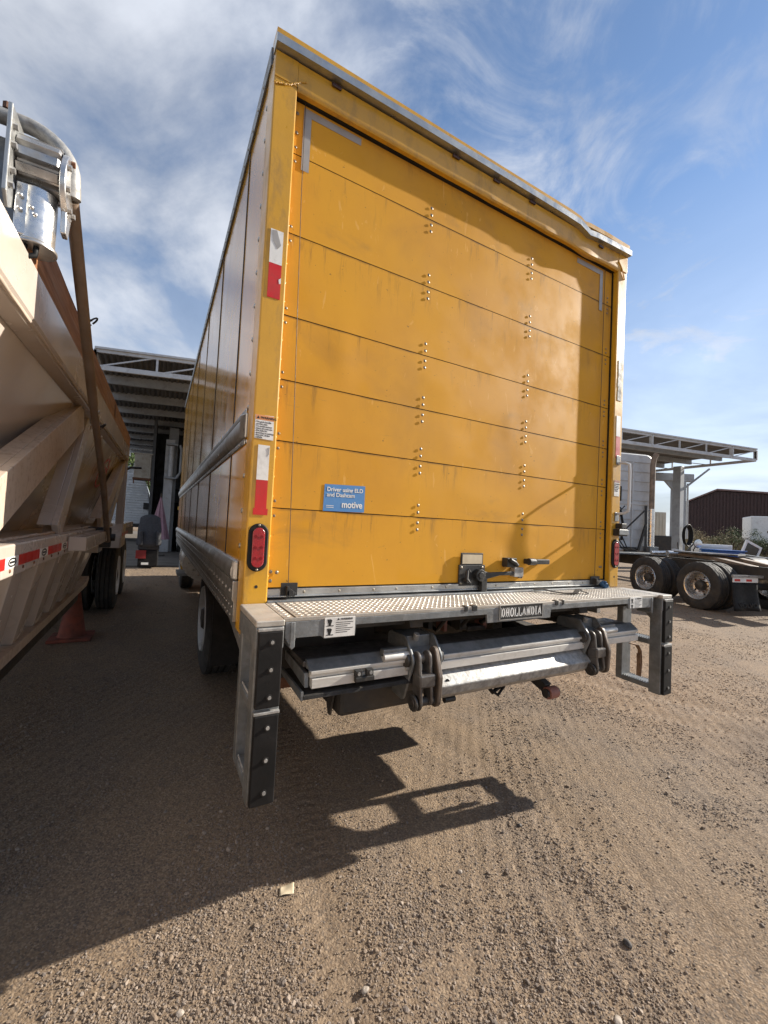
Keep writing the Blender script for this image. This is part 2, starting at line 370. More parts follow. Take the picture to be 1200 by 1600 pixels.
# ------------------------------------------------------------------ wheels
def wheel_meshes(key, Rt=.51, wd=.27, rim_mat='chrome_dull', rr=.29, deep=.13, tread=True, n=64):
    h = wd/2
    def lug(i, k, r):
        if not tread: return r
        if 4 <= i <= 15 and (k % 4 == 0): return r-.012 if i not in (6, 7, 9, 10, 12, 13) else r
        return r
    prof = [(-h+.02, rr), (-h+.004, rr+.03), (-h, rr+.09), (-h+.006, Rt-.06), (-h+.02, Rt-.018),
            (-h+.03, Rt), (-.062, Rt), (-.060, Rt-.014), (-.048, Rt-.014), (-.046, Rt), (-.006, Rt), (-.005, Rt-.014), (.005, Rt-.014), (.006, Rt),
            (.046, Rt), (.048, Rt-.014), (.060, Rt-.014), (.062, Rt), (h-.03, Rt), (h-.02, Rt-.018), (h-.006, Rt-.06), (h, rr+.09), (h-.004, rr+.03), (h-.02, rr)]
    ty = MB().lathe(prof, (0, 0, 0), 'x', n, 1, lug).mesh(key+'_tyre', 'tyre', smooth=40)
    b = MB()  # rim: outer face towards -x
    b.lathe([(-h+.012, rr+.012), (-h-.004, rr+.004), (-h+.004, rr-.018), (-h+.035, rr-.03), (-h+.05, rr-.035), (-h+deep, rr-.055), (-h+deep+.02, rr-.075), (-h+deep, rr-.11), (-h+deep, .0001)], (0, 0, 0), 'x', 40)
    rim = b.mesh(key+'_rim', rim_mat, smooth=40)
    hb = MB().lathe([(-h+deep, .115), (-h+deep-.07, .11), (-h+deep-.10, .085), (-h+deep-.11, .0001)], (0, 0, 0), 'x', 24).mesh(key+'_hub', 'grimy_steel', smooth=40)
    hole = MB()
    hole.cyl((-h+deep-.004, 0, 0), (-h+deep+.01, 0, 0), .022, 10)
    hm = hole.mesh(key+'_hole', 'black')
    nt = MB().cyl((-h+deep-.03, 0, 0), (-h+deep, 0, 0), .014, 6).mesh(key+'_nut', 'rust')
    return dict(tyre=ty, rim=rim, hub=hb, hole=hm, nut=nt, rr=rr)
def wheel(parent, ms, loc, flip=False, full=True):
    rz = math.pi if flip else 0
    w = inst('wheel', ms['rim'], parent, loc, (0, 0, rz))
    def sub(nm, me, l=(0, 0, 0)):
        o = bpy.data.objects.new(nm, me); COL.objects.link(o); o.parent = w; o.location = l
    sub('tyre', ms['tyre'])
    if full:
        sub('hub', ms['hub'])
        for k in range(10):
            t = 2*math.pi*k/10; sub('nut', ms['nut'], (0, .14*math.cos(t), .14*math.sin(t)))
        for k in range(5):
            t = 2*math.pi*(k+.5)/5; sub('hand_hole', ms['hole'], (0, .19*math.cos(t), .19*math.sin(t)))
    return w

# ================================================================== SETTING: ground
def vnoise(x, y, seed):
    xi, yi = np.floor(x).astype(np.int64), np.floor(y).astype(np.int64); fx, fy = x-xi, y-yi
    fx, fy = fx*fx*(3-2*fx), fy*fy*(3-2*fy)
    def h(a, b):
        n = (a*374761393 + b*668265263 + seed*974634777) & 0xffffffff
        n = ((n ^ (n >> 13))*1274126177) & 0xffffffff
        return ((n ^ (n >> 16)) & 0xffff)/65535.0
    return (h(xi, yi)*(1-fx)+h(xi+1, yi)*fx)*(1-fy) + (h(xi, yi+1)*(1-fx)+h(xi+1, yi+1)*fx)*fy
def track_band(x, y):
    """0..1 inside the wheel tracks left by reversing vehicles"""
    b_ = np.zeros_like(x); ph = np.zeros_like(x)
    for cx, sl, w in ((1.50, -.10, .17), (2.05, -.16, .17), (3.55, -.45, .16), (4.1, -.55, .16), (.35, .10, .15)):
        d_ = (x-cx-sl*y-.06*np.sin(y*1.7+cx))/w; k_ = np.clip(1.25-np.abs(d_)*1.25, 0, 1)*np.clip(2*vnoise(x*.9, y*.9, int(cx*10))-.25, 0, 1)
        ph = np.where(k_ > b_, y+np.abs(d_)*.05+cx, ph); b_ = np.maximum(b_, k_)
    return b_, ph
def ground_h(x, y):
    x = np.asarray(x, float); y = np.asarray(y, float)
    d = np.hypot(x-.5, y+.5); near = np.clip(1-(d-8)/10, 0, 1)
    h = (vnoise(x*.35, y*.35, 1)-.5)*.05 + (vnoise(x*1.1, y*1.1, 2)-.5)*.028
    # wheel ruts sweeping across the yard, roughly along y bending towards +x
    s = x*.80 - y*.60 + .35*vnoise(x*.4, y*.4, 9)
    rut = np.maximum(0, vnoise(s*1.3, y*.12+x*.12, 3)-.5)*2
    h += np.sin(s*2*math.pi/.085 + 2*vnoise(x*3, y*3, 5))*.0042*rut - .010*rut
    h += (vnoise(x*7, y*7, 4)-.5)*.0045 + (vnoise(x*19, y*19, 6)-.5)*.0022 + (vnoise(x*47, y*47, 8)-.5)*.0022
    tb, ph = track_band(x, y)
    h += tb*(-.010+.0055*np.clip(np.sin(ph*2*math.pi/.058)*1.6, -1, 1))
    return h*near
def axis_pts(lo, hi, c0, c1, step, grow=1.07):
    a = list(np.arange(c0, c1, step)); s = step
    while a[-1] < hi: s *= grow; a.append(a[-1]+s)
    s = step
    while a[0] > lo: s *= grow; a.insert(0, a[0]-s)
    return np.array(a)
gx = axis_pts(-400, 900, -1.6, 4.6, .019); gy = axis_pts(-300, 900, -1.4, 3.2, .019)
GX, GY = np.meshgrid(gx, gy); GZ = ground_h(GX, GY)
me = bpy.data.meshes.new('ground'); nx, ny = len(gx), len(gy)
co = np.stack([GX.ravel(), GY.ravel(), GZ.ravel()], 1)
ii = (np.arange(ny-1)[:, None]*nx + np.arange(nx-1)[None, :]).ravel()
fc = np.stack([ii, ii+1, ii+1+nx, ii+nx], 1)
me.vertices.add(len(co)); me.vertices.foreach_set('co', co.ravel())
me.loops.add(fc.size); me.loops.foreach_set('vertex_index', fc.ravel())
me.polygons.add(len(fc)); me.polygons.foreach_set('loop_start', np.arange(0, fc.size, 4)); me.polygons.foreach_set('loop_total', np.full(len(fc), 4))
me.update(calc_edges=True); me.polygons.foreach_set('use_smooth', [True]*len(fc))
gm = bpy.data.materials.new('dirt'); gm.use_nodes = True; MATS['dirt'] = gm
ns, ls = gm.node_tree.nodes, gm.node_tree.links; b = ns['Principled BSDF']; b.inputs['Specular IOR Level'].default_value = .2
t = N(ns, 'ShaderNodeTexCoord')
def gnoise(sc, det, ro=.6, st=(1, 1, 1), rz=0):
    mp = N(ns, 'ShaderNodeMapping'); mp.inputs['Scale'].default_value = st; mp.inputs['Rotation'].default_value = (0, 0, rz)
    ls.new(t.outputs['Object'], mp.inputs[0])
    n = N(ns, 'ShaderNodeTexNoise'); n.inputs['Scale'].default_value = sc; n.inputs['Detail'].default_value = det; n.inputs['Roughness'].default_value = ro
    ls.new(mp.outputs[0], n.inputs['Vector']); return n.outputs[0]
def gmix(src, a, z, c0, c1, hi=1.):
    r_ = N(ns, 'ShaderNodeMapRange', interpolation_type='SMOOTHSTEP'); ls.new(src, r_.inputs[0]); r_.inputs[1].default_value = a; r_.inputs[2].default_value = z; r_.inputs[4].default_value = hi
    m_ = N(ns, 'ShaderNodeMix', data_type='RGBA'); ls.new(r_.outputs[0], m_.inputs[0])
    for i, x in ((6, c0), (7, c1)):
        if isinstance(x, tuple): m_.inputs[i].default_value = (*x, 1)
        else: ls.new(x, m_.inputs[i])
    return m_.outputs[2]
c = gmix(gnoise(.55, 6), .35, .65, (.215, .152, .098), (.175, .124, .083))
c = gmix(gnoise(2.2, 8, .65), .45, .7, c, (.16, .125, .098), .8)
c = gmix(gnoise(30, 8, .7), .45, .7, c, (.245, .18, .12), .7)
c = gmix(gnoise(85, 6, .7), .52, .68, c, (.10, .082, .068), .75)
c = gmix(gnoise(1.3, 5, .6, (1, .25, 1), R(-38)), .58, .72, c, (.10, .072, .052), .55)
v2 = N(ns, 'ShaderNodeTexVoronoi'); v2.inputs['Scale'].default_value = 150; ls.new(t.outputs['Object'], v2.inputs['Vector'])
sv = N(ns, 'ShaderNodeSeparateXYZ'); ls.new(v2.outputs['Color'], sv.inputs[0])
c = gmix(sv.outputs[0], .62, .72, c, (.30, .225, .155), .7)
c = gmix(sv.outputs[1], .70, .80, c, (.105, .085, .07), .7)
c = gmix(gnoise(.42, 5, .6), .56, .74, c, (.105, .080, .062), .6)
c = gmix(gnoise(1.0, 6, .65, (1, .16, 1), R(-37)), .52, .66, c, (.235, .168, .108), .55)
ls.new(c, b.inputs['Base Color']); b.inputs['Roughness'].default_value = .92
bp = N(ns, 'ShaderNodeBump'); bp.inputs['Strength'].default_value = .8; bp.inputs['Distance'].default_value = .006
v = N(ns, 'ShaderNodeTexVoronoi'); v.inputs['Scale'].default_value = 110; ls.new(t.outputs['Object'], v.inputs['Vector'])
ad = N(ns, 'ShaderNodeMath', operation='ADD'); ls.new(gnoise(60, 8, .7), ad.inputs[0])
mu = N(ns, 'ShaderNodeMath', operation='MULTIPLY'); ls.new(v.outputs['Distance'], mu.inputs[0]); mu.inputs[1].default_value = -.55
ls.new(mu.outputs[0], ad.inputs[1]); ls.new(ad.outputs[0], bp.inputs['Height']); ls.new(bp.outputs[0], b.inputs['Normal'])
me.materials.append(gm)
ground = bpy.data.objects.new('ground', me); COL.objects.link(ground); tag(ground, 'tan packed dirt and gravel yard', None, None, 'structure')

# loose gravel: one scattered mass, instanced on points
NP = 620000
ang = R(90-28.6) + rng.uniform(-R(52), R(52), NP); dist = .9 + 12*rng.random(NP)**1.7
px, py = -.323+dist*np.cos(ang), -1.769+dist*np.sin(ang)
s_ = px*.80-py*.60; q_ = px*.60+py*.80
clump = vnoise(s_*2.2, q_*.8, 21)*.6 + vnoise(px*6, py*6, 22)*.5
keep = rng.random(NP) < np.clip((clump-.36)*2.0, .05, 1)*(1-.8*track_band(px, py)[0]); px, py, dist = px[keep], py[keep], dist[keep]; n = len(px)
sz = np.clip(np.exp(rng.normal(math.log(.00195), .46, n)), .0010, .0085)*(1+.05*dist)
me = bpy.data.meshes.new('gravel'); me.vertices.add(n)
me.vertices.foreach_set('co', np.stack([px, py, ground_h(px, py)+sz*.22], 1).ravel())
def pattr(nm, ty, fld, arr): me.attributes.new(nm, ty, 'POINT').data.foreach_set(fld, np.asarray(arr, np.float32).ravel())
pattr('rot', 'FLOAT_VECTOR', 'vector', rng.uniform(-.5, .5, (n, 3)) + np.stack([0*px, 0*px, rng.uniform(0, 6.28, n)], 1))
pattr('scl', 'FLOAT_VECTOR', 'vector', np.stack([sz*rng.uniform(.8, 1.5, n), sz*rng.uniform(.7, 1.1, n), sz*rng.uniform(.45, .85, n)], 1))
pattr('tint', 'FLOAT', 'value', rng.random(n)); me.update()
grv = bpy.data.objects.new('gravel', me); COL.objects.link(grv); tag(grv, 'loose small gravel scattered over the dirt yard', 'gravel', None, 'stuff')
ng = bpy.data.node_groups.new('scatter_gravel', 'GeometryNodeTree')
ng.interface.new_socket('Geometry', in_out='INPUT', socket_type='NodeSocketGeometry'); ng.interface.new_socket('Geometry', in_out='OUTPUT', socket_type='NodeSocketGeometry')
gi, go = ng.nodes.new('NodeGroupInput'), ng.nodes.new('NodeGroupOutput'); L = ng.links.new
join = ng.nodes.new('GeometryNodeGeometryToInstance')
for k in range(4):
    ico = ng.nodes.new('GeometryNodeMeshIcoSphere'); ico.inputs['Subdivisions'].default_value = 2 if k else 1; ico.inputs['Radius'].default_value = 1
    sp = ng.nodes.new('GeometryNodeSetPosition'); nz = ng.nodes.new('ShaderNodeTexNoise'); nz.noise_dimensions = '4D'
    nz.inputs['W'].default_value = k*7.7; nz.inputs['Scale'].default_value = .8; nz.inputs['Detail'].default_value = 1
    sb = ng.nodes.new('ShaderNodeVectorMath'); sb.operation = 'SUBTRACT'; sb.inputs[1].default_value = (.5, .5, .5)
    sc_ = ng.nodes.new('ShaderNodeVectorMath'); sc_.operation = 'SCALE'; sc_.inputs['Scale'].default_value = 1.5
    L(nz.outputs['Color'], sb.inputs[0]); L(sb.outputs[0], sc_.inputs[0]); L(sc_.outputs[0], sp.inputs['Offset'])
    sm = ng.nodes.new('GeometryNodeSetMaterial'); sm.inputs['Material'].default_value = MATS['gravel']
    L(ico.outputs['Mesh'], sp.inputs['Geometry']); L(sp.outputs[0], sm.inputs['Geometry']); L(sm.outputs[0], join.inputs[0])
iop = ng.nodes.new('GeometryNodeInstanceOnPoints'); iop.inputs['Pick Instance'].default_value = True
def named(nm, ty):
    a = ng.nodes.new('GeometryNodeInputNamedAttribute'); a.data_type = ty; a.inputs['Name'].default_value = nm; return a.outputs['Attribute']
e2r = ng.nodes.new('FunctionNodeEulerToRotation'); L(named('rot', 'FLOAT_VECTOR'), e2r.inputs[0])
L(gi.outputs[0], iop.inputs['Points']); L(join.outputs[0], iop.inputs['Instance']); L(e2r.outputs[0], iop.inputs['Rotation']); L(named('scl', 'FLOAT_VECTOR'), iop.inputs['Scale'])
L(iop.outputs[0], go.inputs[0])
md = grv.modifiers.new('scatter', 'NODES'); md.node_group = ng

# concrete apron of the workshop
o = MB().box(-3.2, 14, 11.6, 40, -.2, .03).build('concrete_apron', 'concrete'); tag(o, 'grey concrete apron under the workshop canopy', None, None, 'structure')

# ================================================================== BOX TRUCK
BT = thing('box_truck', 'yellow box truck with closed roll-up door and folded tail lift', 'truck', (1.27, 3.2, 0))
BW, ZT, ZF, BL = 2.54, 3.50, 1.09, 6.75
DY = .045
# --- rear frame posts
def post(x0, x1):
    b = MB().box(x0, x1, 0, .13, ZF-.13 if x0 < 1 else ZF+.004, 3.46)
    return b.build('corner_post', 'yellow_post', BT, bevel=.006)
PL = post(0, .101); PR = post(2.445, BW)
# bead of rivets along the opening edges
rm_s = MB().dome((0, 0, 0), .0055, (1, 0, 0), 6, .6).mesh('post_rivet', 'yellow_post', smooth=60)
for z in np.arange(1.2, 2.75, .085): inst('rivet', rm_s, PL, (.1015, .012, z))
rv = MB().dome((0, 0, 0), .0082, (0, -1, 0), 12, .34).mesh('rivet', 'aluminium_dull', smooth=60)
def dent(x, z):
    """shallow dents of the sheet metal, metres towards -y"""
    d = 0
    for cx, cz, a, b_, h in ((.40, 2.22, .07, .16, .010), (1.06, 1.93, .10, .13, .006), (1.50, 2.06, .05, .09, .006), (1.9, 2.02, .05, .12, .006), (.75, 1.62, .2, .1, .004),
                             (1.75, 1.72, .09, .1, .006), (1.25, 1.62, .15, .06, .005), (1.5, 1.35, .12, .06, -.009), (1.72, 1.3, .05, .06, .008), (2.1, 1.9, .06, .1, .005),
                             (.95, 2.2, .12, .08, .004), (.3, 1.95, .06, .2, .006), (1.65, 1.46, .3, .03, .005), (2.0, 2.35, .2, .06, .003), (.55, 1.25, .2, .08, .003)):
        d += h*math.exp(-((x-cx)/a)**2-((z-cz)/b_)**2)
    return (.34 if x < 1.6 else .34-.24*min(1, (x-1.6)/.2))*d + .0003*fbm(x*1.3, z*2.2, 3.1, 2)
# --- roll-up door, one board per joint
DOOR = MB().box(.095, 2.445, DY+.03, DY+.05, 1.12, 3.42).build('roll_up_door', 'black_steel', BT)
seams = [3.42, 3.092, 2.725, 2.352, 2.063, 1.79, 1.493, 1.145]
for k in range(7):
    zt, zb = seams[k]-.0020, seams[k+1]+.0020
    b = MB(); nu, nv = 96, 14
    def P(u, v):
        x = .104+u*2.337; z = zb+(zt-zb)*v
        roundy = 0.
        if k == 0: roundy += .03*max(0, (v-.75)/.25)**2
        return (x, DY-dent(x, z)+roundy, z)
    b.grid(P, nu, nv)
    b.build('door_panel', 'door_paint', DOOR, smooth=50)
for z in seams[1:7]:
    for x in (.865, 1.628):
        for dz in (.062, .024, -.030, -.066): inst('hinge_rivet', rv, DOOR, (x, DY-.003-dent(x, z+dz), z+dz))
    for x in (2.392,):
        for dz in (.05, .02, -.03, -.06): inst('hinge_rivet', rv, DOOR, (x, DY-.003-dent(x, z+dz), z+dz), scale=(.8, .8, .8))
    for x in (.118,):
        for dz in (.03, -.035): inst('hinge_rivet', rv, DOOR, (x, DY-.003, z+dz), scale=(.8, .8, .8))
for x, z in ((.118, 3.28), (.118, 3.19), (.118, 1.215), (.145, 1.212), (.118, 1.175), (2.392, 1.23), (2.41, 1.23)): inst('hinge_rivet', rv, DOOR, (x, DY-.003, z))
# door cables, seal, bottom bar
MB().tube([(.150, DY-.010, 3.36), (.154, DY-.012, 2.93), (.197, DY-.014, 1.14)], .0015, 6).build('lift_cable', 'grimy_steel', BT, smooth=60)
MB().tube([(2.345, DY-.010, 3.34), (2.338, DY-.012, 2.6), (2.325, DY-.014, 1.14)], .0018, 6).build('lift_cable', 'black_steel', BT, smooth=60)
MB().box(.1035, 2.4425, .0285, DY+.02, 3.336, 3.43).build('door_seal', 'rubber', BT, bevel=.004)
MB().box(2.438, 2.4447, .036, DY+.02, 1.12, 3.375).build('door_seal', 'rubber', BT)
bb = MB().box(.104, 2.441, DY-.014, DY+.02, 1.103, 1.141)
bb.box(.104, 2.441, DY-.022, DY-.014, 1.106, 1.113)
BB = bb.build('bottom_bar', 'aluminium', BT, bevel=.002)
for x in (.27, .44, .62, .75, .97, 1.06, 1.42, 1.62, 1.74, 1.9, 2.06, 2.2): inst('rivet', rv, BB, (x, DY-.0135, 1.126), scale=(.8, .8, .8))
MB().box(.101, 2.445, -.004, .2, 1.06, 1.098).build('sill', 'galvanised', BT, bevel=.003)
for x0, x1 in ((.163, .237), (2.276, 2.37)):
    b = MB().box(x0, x1, DY-.022, DY-.0145, 1.112, 1.168)
    b.cyl((x0+.035, DY-.05, 1.128), (x0+.035, DY-.02, 1.128), .016, 12); b.cyl((x0+.05, DY-.045, 1.122), (x0+.05, DY-.02, 1.122), .011, 12)
    b.box(x0+.02, x0+.03, DY-.05, DY-.02, 1.112, 1.155)
    b.build('cable_bracket', 'black_steel', BT, bevel=.0015)
# tape on the upper door corners
b = MB().box(.16, .436, DY-.0025, DY-.0008, 3.288, 3.322).build('grey_tape', 'tape_grey', DOOR)
b = MB().box(.148, .184, DY-.0036, DY-.0028, 3.03, 3.322).build('grey_tape', 'tape_grey', DOOR)
b = MB().box(2.056, 2.335, DY-.0025, DY-.0008, 3.284, 3.318).build('grey_tape', 'tape_grey', DOOR)
b = MB().box(2.300, 2.333, DY-.0036, DY-.0028, 3.03, 3.318).build('grey_tape', 'tape_grey', DOOR)
# --- latch
b = MB().box(1.145, 1.33, DY-.016, DY-.006, 1.13, 1.245); b.box(1.157, 1.315, DY-.014, DY-.006, 1.245, 1.312)
LP = b.build('latch_plate', 'black_steel', BT, bevel=.002)
MB().box(1.165, 1.307, DY-.0165, DY-.0142, 1.252, 1.303).build('worn_label', 'paper', LP)
for x, z in ((1.16, 1.23), (1.31, 1.23), (1.16, 1.145)): inst('bolt', rv, LP, (x, DY-.016, z))
b = MB(); b.cyl((1.275, DY-.05, 1.19), (1.275, DY-.012, 1.19), .034, 20); b.cyl((1.275, DY-.056, 1.19), (1.275, DY-.05, 1.19), .02, 16)
b.xz([(1.285, 1.215), (1.34, 1.206), (1.53, 1.210), (1.53, 1.188), (1.42, 1.188), (1.36, 1.176), (1.29, 1.163)], DY-.046, DY-.034)
b.box(1.285, 1.325, DY-.045, DY-.016, 1.10, 1.17)
b.build('latch_handle', 'black_steel', LP, bevel=.003)
b = MB(); b.tube([(1.19, DY-.03, 1.215), (1.175, DY-.045, 1.17), (1.2, DY-.04, 1.15)], .009, 8); b.beam((1.175, DY-.035, 1.165), (1.215, DY-.03, 1.15), .03, .022); b.tube([(1.185, DY-.02, 1.20), (1.2, DY-.03, 1.225), (1.222, DY-.02, 1.205)], .004, 6)
b.build('padlock', 'black_steel', LP, smooth=40)
b = MB(); b.box(1.47, 1.545, DY-.05, DY-.004, 1.235, 1.288); b.tube([(1.48, DY-.06, 1.28), (1.52, DY-.062, 1.262), (1.545, DY-.055, 1.245)], .012, 8)
b.build('latch_keeper', 'black_steel', BT, bevel=.003)
b = MB().box(1.532, 1.604, DY-.048, DY-.012, 1.178, 1.232); b.cyl((1.618, DY-.02, 1.172), (1.618, DY-.002, 1.172), .008, 8); b.cyl((1.622, DY-.02, 1.198), (1.622, DY-.002, 1.198), .007, 8); b.box(1.604, 1.628, DY-.02, DY-.004, 1.165, 1.215)
b.build('latch_striker', 'galvanised_bright', BT, bevel=.002)
b = MB(); b.cyl((1.645, DY-.045, 1.268), (1.70, DY-.045, 1.266), .021, 14); b.beam((1.70, DY-.046, 1.268), (1.815, DY-.046, 1.268), .03, .03); b.box(1.65, 1.68, DY-.04, DY-.002, 1.252, 1.282); b.box(1.79, 1.81, DY-.04, DY-.002, 1.256, 1.28)
b.build('pull_handle', 'black_steel', BT, bevel=.004)
# --- blue sticker
ST = MB().xz([(.342, 1.494), (.345, 1.619), (.553, 1.626), (.553, 1.498)], DY-.0020, DY-.0012).build('driver_sticker', 'blue_sticker', BT)
text('lettering', 'Driver using ELD\nand Dashcam', .0265, 'white_tape', ST, (.357, DY-.0026, 1.588), (R(90), R(-1.2), 0), bold=.0005)
text('lettering', 'motive', .045, 'white_tape', ST, (.434, DY-.0026, 1.515), (R(90), R(-1.2), 0), bold=.0009, sx=.86)
for k in range(2): MB().box(.356, .394, DY-.0027, DY-.0022, 1.519-.008*k, 1.5215-.008*k).build('fine_print', 'white_tape', ST)
# --- post stickers and lamps
def tape_strip(x0, x1, z0, zm, z1, lean=0.):
    o_ = MB().xz([(x0+lean*.5, zm), (x1+lean*.5, zm), (x1+lean, z1), (x0+lean, z1)], -.0022, -.0006).build('reflective_tape', 'white_tape', BT)
    MB().xz([(x0, z0), (x1, z0), (x1+lean*.5, zm-.0006), (x0+lean*.5, zm-.0006)], -.0022, -.0006).build('reflective_tape', 'red' if x0 < 1 else 'red_faded', BT)
    return o_
T1 = tape_strip(.024, .078, 2.385, 2.535, 2.682)
MB().xz([(.030, 2.676), (.05, 2.68), (.07, 2.62), (.056, 2.60), (.036, 2.63)], -.0032, -.0024).build('peeled_flap', 'tape_grey', T1)
MB().xz([(.068, 2.47), (.078, 2.48), (.0785, 2.455), (.071, 2.452)], -.0032, -.0024).build('torn_patch', 'white_tape', T1)
T2 = tape_strip(.026, .074, 1.461, 1.605, 1.752)
MB().box(.020, .080, -.0034, -.0024, 1.458, 1.485).build('tape_overlap', 'red', T2)
MB().xz([(.062, 1.74), (.073, 1.745), (.071, 1.715), (.066, 1.705), (.069, 1.725)], -.0032, -.0024).build('torn_patch', 'tape_grey', T2)
T3 = tape_strip(2.470, 2.517, 2.0, 2.154, 2.30)
b = MB(); rng2 = random.Random(3)
for k in range(9):
    z = 2.41+k*.032; b.box(2.474+rng2.uniform(-.003, .004), 2.518+rng2.uniform(-.006, .004), -.0022, -.0006, z, z+.0315)
b.build('tape_residue', 'black_steel', BT)
WS = MB().xz([(.008, 1.778), (.086, 1.776), (.084, 1.880), (.007, 1.876)], -.002, -.0006).build('warning_sticker', 'white_tape', BT)
MB().box(.0085, .0845, -.0026, -.0021, 1.857, 1.8775).build('heading_band', 'orange_label', WS)
text('lettering', 'WARNING', .0135, 'black', WS, (.030, -.003, 1.8625), REAR, bold=.0003)
MB().xz([(.013, 1.861), (.025, 1.861), (.019, 1.873)], -.0031, -.0027).build('warning_triangle', 'black', WS)
text('lettering', 'No grab handle\non this side.\nTo avoid serious\ninjury do not use\nthis side for\nentering or exiting\nthe rear of the\nvehicle.', .0098, 'black', WS, (.0125, -.0024, 1.8455), REAR)
WR = MB().box(2.466, 2.524, -.002, -.0006, 1.73, 1.842).build('warning_sticker', 'white_tape', BT)
MB().box(2.4665, 2.5235, -.0026, -.0021, 1.826, 1.8415).build('heading_band', 'pink_primer', WR)
text('lettering', 'CAUTION\nUse grab\nhandle and\nface the\nvehicle.', .0125, 'black', WR, (2.470, -.0024, 1.811), REAR)
def tail_lamp(cx, cz):
    b = MB().xz(oval(cx, cz, .082, .200), -.012, -.0004)
    o_ = b.build('tail_lamp', 'rubber', BT, bevel=.005, smooth=40)
    MB().xz(oval(cx, cz, .05, .165), -.0175, -.0122).build('lens', 'lens_red', o_, bevel=.004, smooth=40)
    b = MB()
    for i in (-1, 1):
        for j in (-1, 0, 1): MB().cyl((cx+i*.012, -.0192, cz+j*.045), (cx+i*.012, -.0177, cz+j*.045), .0065, 12).build('lens_cell', 'lens_spot', o_, smooth=40)
    for s_ in (-1, 1): inst('screw', rv, o_, (cx, -.0122, cz+s_*.0925), scale=(.6, .6, .6))
tail_lamp(.048, 1.322); tail_lamp(2.492, 1.327)
MB().cyl((.052, -.0006, 1.158), (.052, .001, 1.158), .007, 10).build('bolt_hole', 'black', BT)
MB().cyl((2.495, -.0006, 1.165), (2.495, .001, 1.165), .007, 10).build('bolt_hole', 'black', BT)
# grab handle + side marker on right post
b = MB(); xh = 2.53
b.tube([(2.50, -.004, 1.965), (2.505, -.05, 1.962), (2.515, -.075, 1.95), (2.52, -.075, 1.90), (2.52, -.075, 1.66), (2.515, -.075, 1.625), (2.505, -.05, 1.61), (2.50, -.004, 1.607)], .009, 8)
GH = b.build('grab_handle', 'light_grey_paint', BT, smooth=50)
for z in (1.985, 1.585): MB().box(2.478, 2.522, -.007, -.0004, z-.032, z+.032).build('handle_plate', 'galvanised', GH, bevel=.002)
b = MB().box(2.465, 2.56, -.05, -.001, 1.452, 1.50); b.box(2.49, 2.545, -.05, -.001, 1.503, 1.54); b.build('door_stop_block', 'black_steel', BT, bevel=.004)
MB().box(2.455, 2.56, -.056, -.05, 1.46, 1.495).build('bracket_plate', 'galvanised', BT, bevel=.002)
# --- header, with its dents
def kick(x):   # the bent corner
    return -.028*math.exp(-((x-2.10)/.10)**2) - .010*math.exp(-((x-1.72)/.09)**2) - .006*math.exp(-((x-1.25)/.06)**2)
prof = [(.13, 3.465), (0, 3.465), (-.001, 3.43), (0.0, 3.395), (-.004, 3.365), (-.002, 3.345), (.004, 3.337), (.026, 3.339), (.028, 3.42)]
b = MB(); nu = 120
def Hd(u, v):
    x = .1013+u*2.3434; i = v*(len(prof)-1); a = int(round(i)); y, z = prof[a]
    k_ = kick(x)
    if 2 <= a <= 7: y += .25*k_*(1 if a in (3, 4, 5) else .3) + .0012*fbm(x*4, a, 1, 2); z += (.5*k_ if a >= 4 else 0)
    return (x, y, z)
b.grid(Hd, nu, len(prof)-1); HDR = b.build('header', 'yellow_post', BT, smooth=35)
for x0 in (.0, 2.445):
    MB().box(x0+.001, x0+.1, -.003, .0, 3.35, 3.464).build('corner_gusset', 'yellow_post', BT, bevel=.001)
b = MB()
for k in range(26):
    u = k/25; p = V(.002+.10*u+.08*max(0, u-.6), -.004, 3.318+.035*u+.10*max(0, u-.6)); b.dome(p + V(random.uniform(-.002, .002), 0, random.uniform(-.002, .002)), .0055, (0, -1, 0), 6, .7)
stuff(b.build('weld_bead', 'yellow_post', BT, smooth=60))
MB().tube([(2.44, -.004, 3.40), (2.475, -.006, 3.36), (2.51, -.004, 3.29)], .004, 6).build('weld_bead', 'yellow_post', BT, smooth=50)
# --- drip gutter, kinked where the roof edge was hit
b = MB(); gp = [(-.004, 3.497), (.4, 3.5), (1.2, 3.502), (1.85, 3.498), (1.98, 3.494), (2.04, 3.476), (2.08, 3.462), (2.16, 3.474), (2.30, 3.482), (2.545, 3.492)]
for (x0, z0), (x1, z1) in zip(gp[:-1], gp[1:]):
    pr = [(-.034, -.012), (-.034, -.027), (.03, -.027), (.03, .018), (-.024, .018), (-.034, .010)]
    b.add([(x, y, z+dz) for x, z in ((x0, z0), (x1, z1)) for y, dz in pr], [(i, (i+1) % 6, 6+(i+1) % 6, 6+i) for i in range(6)] + [(5, 4, 3, 2, 1, 0), (6, 7, 8, 9, 10, 11)])
b.build('drip_gutter', 'aluminium', BT)
b = MB()
gp2 = [(-.002, 0), (1.9, 0), (2.0, -.006), (2.045, -.022), (2.10, -.012), (2.3, -.004), (2.542, -.004)]
for (x0, d0), (x1, d1) in zip(gp2[:-1], gp2[1:]):
    b.add([(x, y, z) for x, d in ((x0, d0), (x1, d1)) for y, z in ((-.018, 3.519+d), (-.018, 3.548+d), (.06, 3.552+d), (.06, 3.519+d))],
          [(0, 1, 5, 4), (1, 2, 6, 5), (2, 3, 7, 6), (0, 4, 7, 3), (0, 3, 2, 1), (4, 5, 6, 7)])
b.build('roof_edge', 'yellow_post', BT)
for x, z in ((.279, 3.447), (.974, 3.45), (1.268, 3.45), (1.562, 3.45), (2.231, 3.425)):
    MB().box(x-.024, x+.024, -.013, -.0015, z-.004, z+.013).build('clearance_lamp', 'lens_dark', BT, bevel=.004)
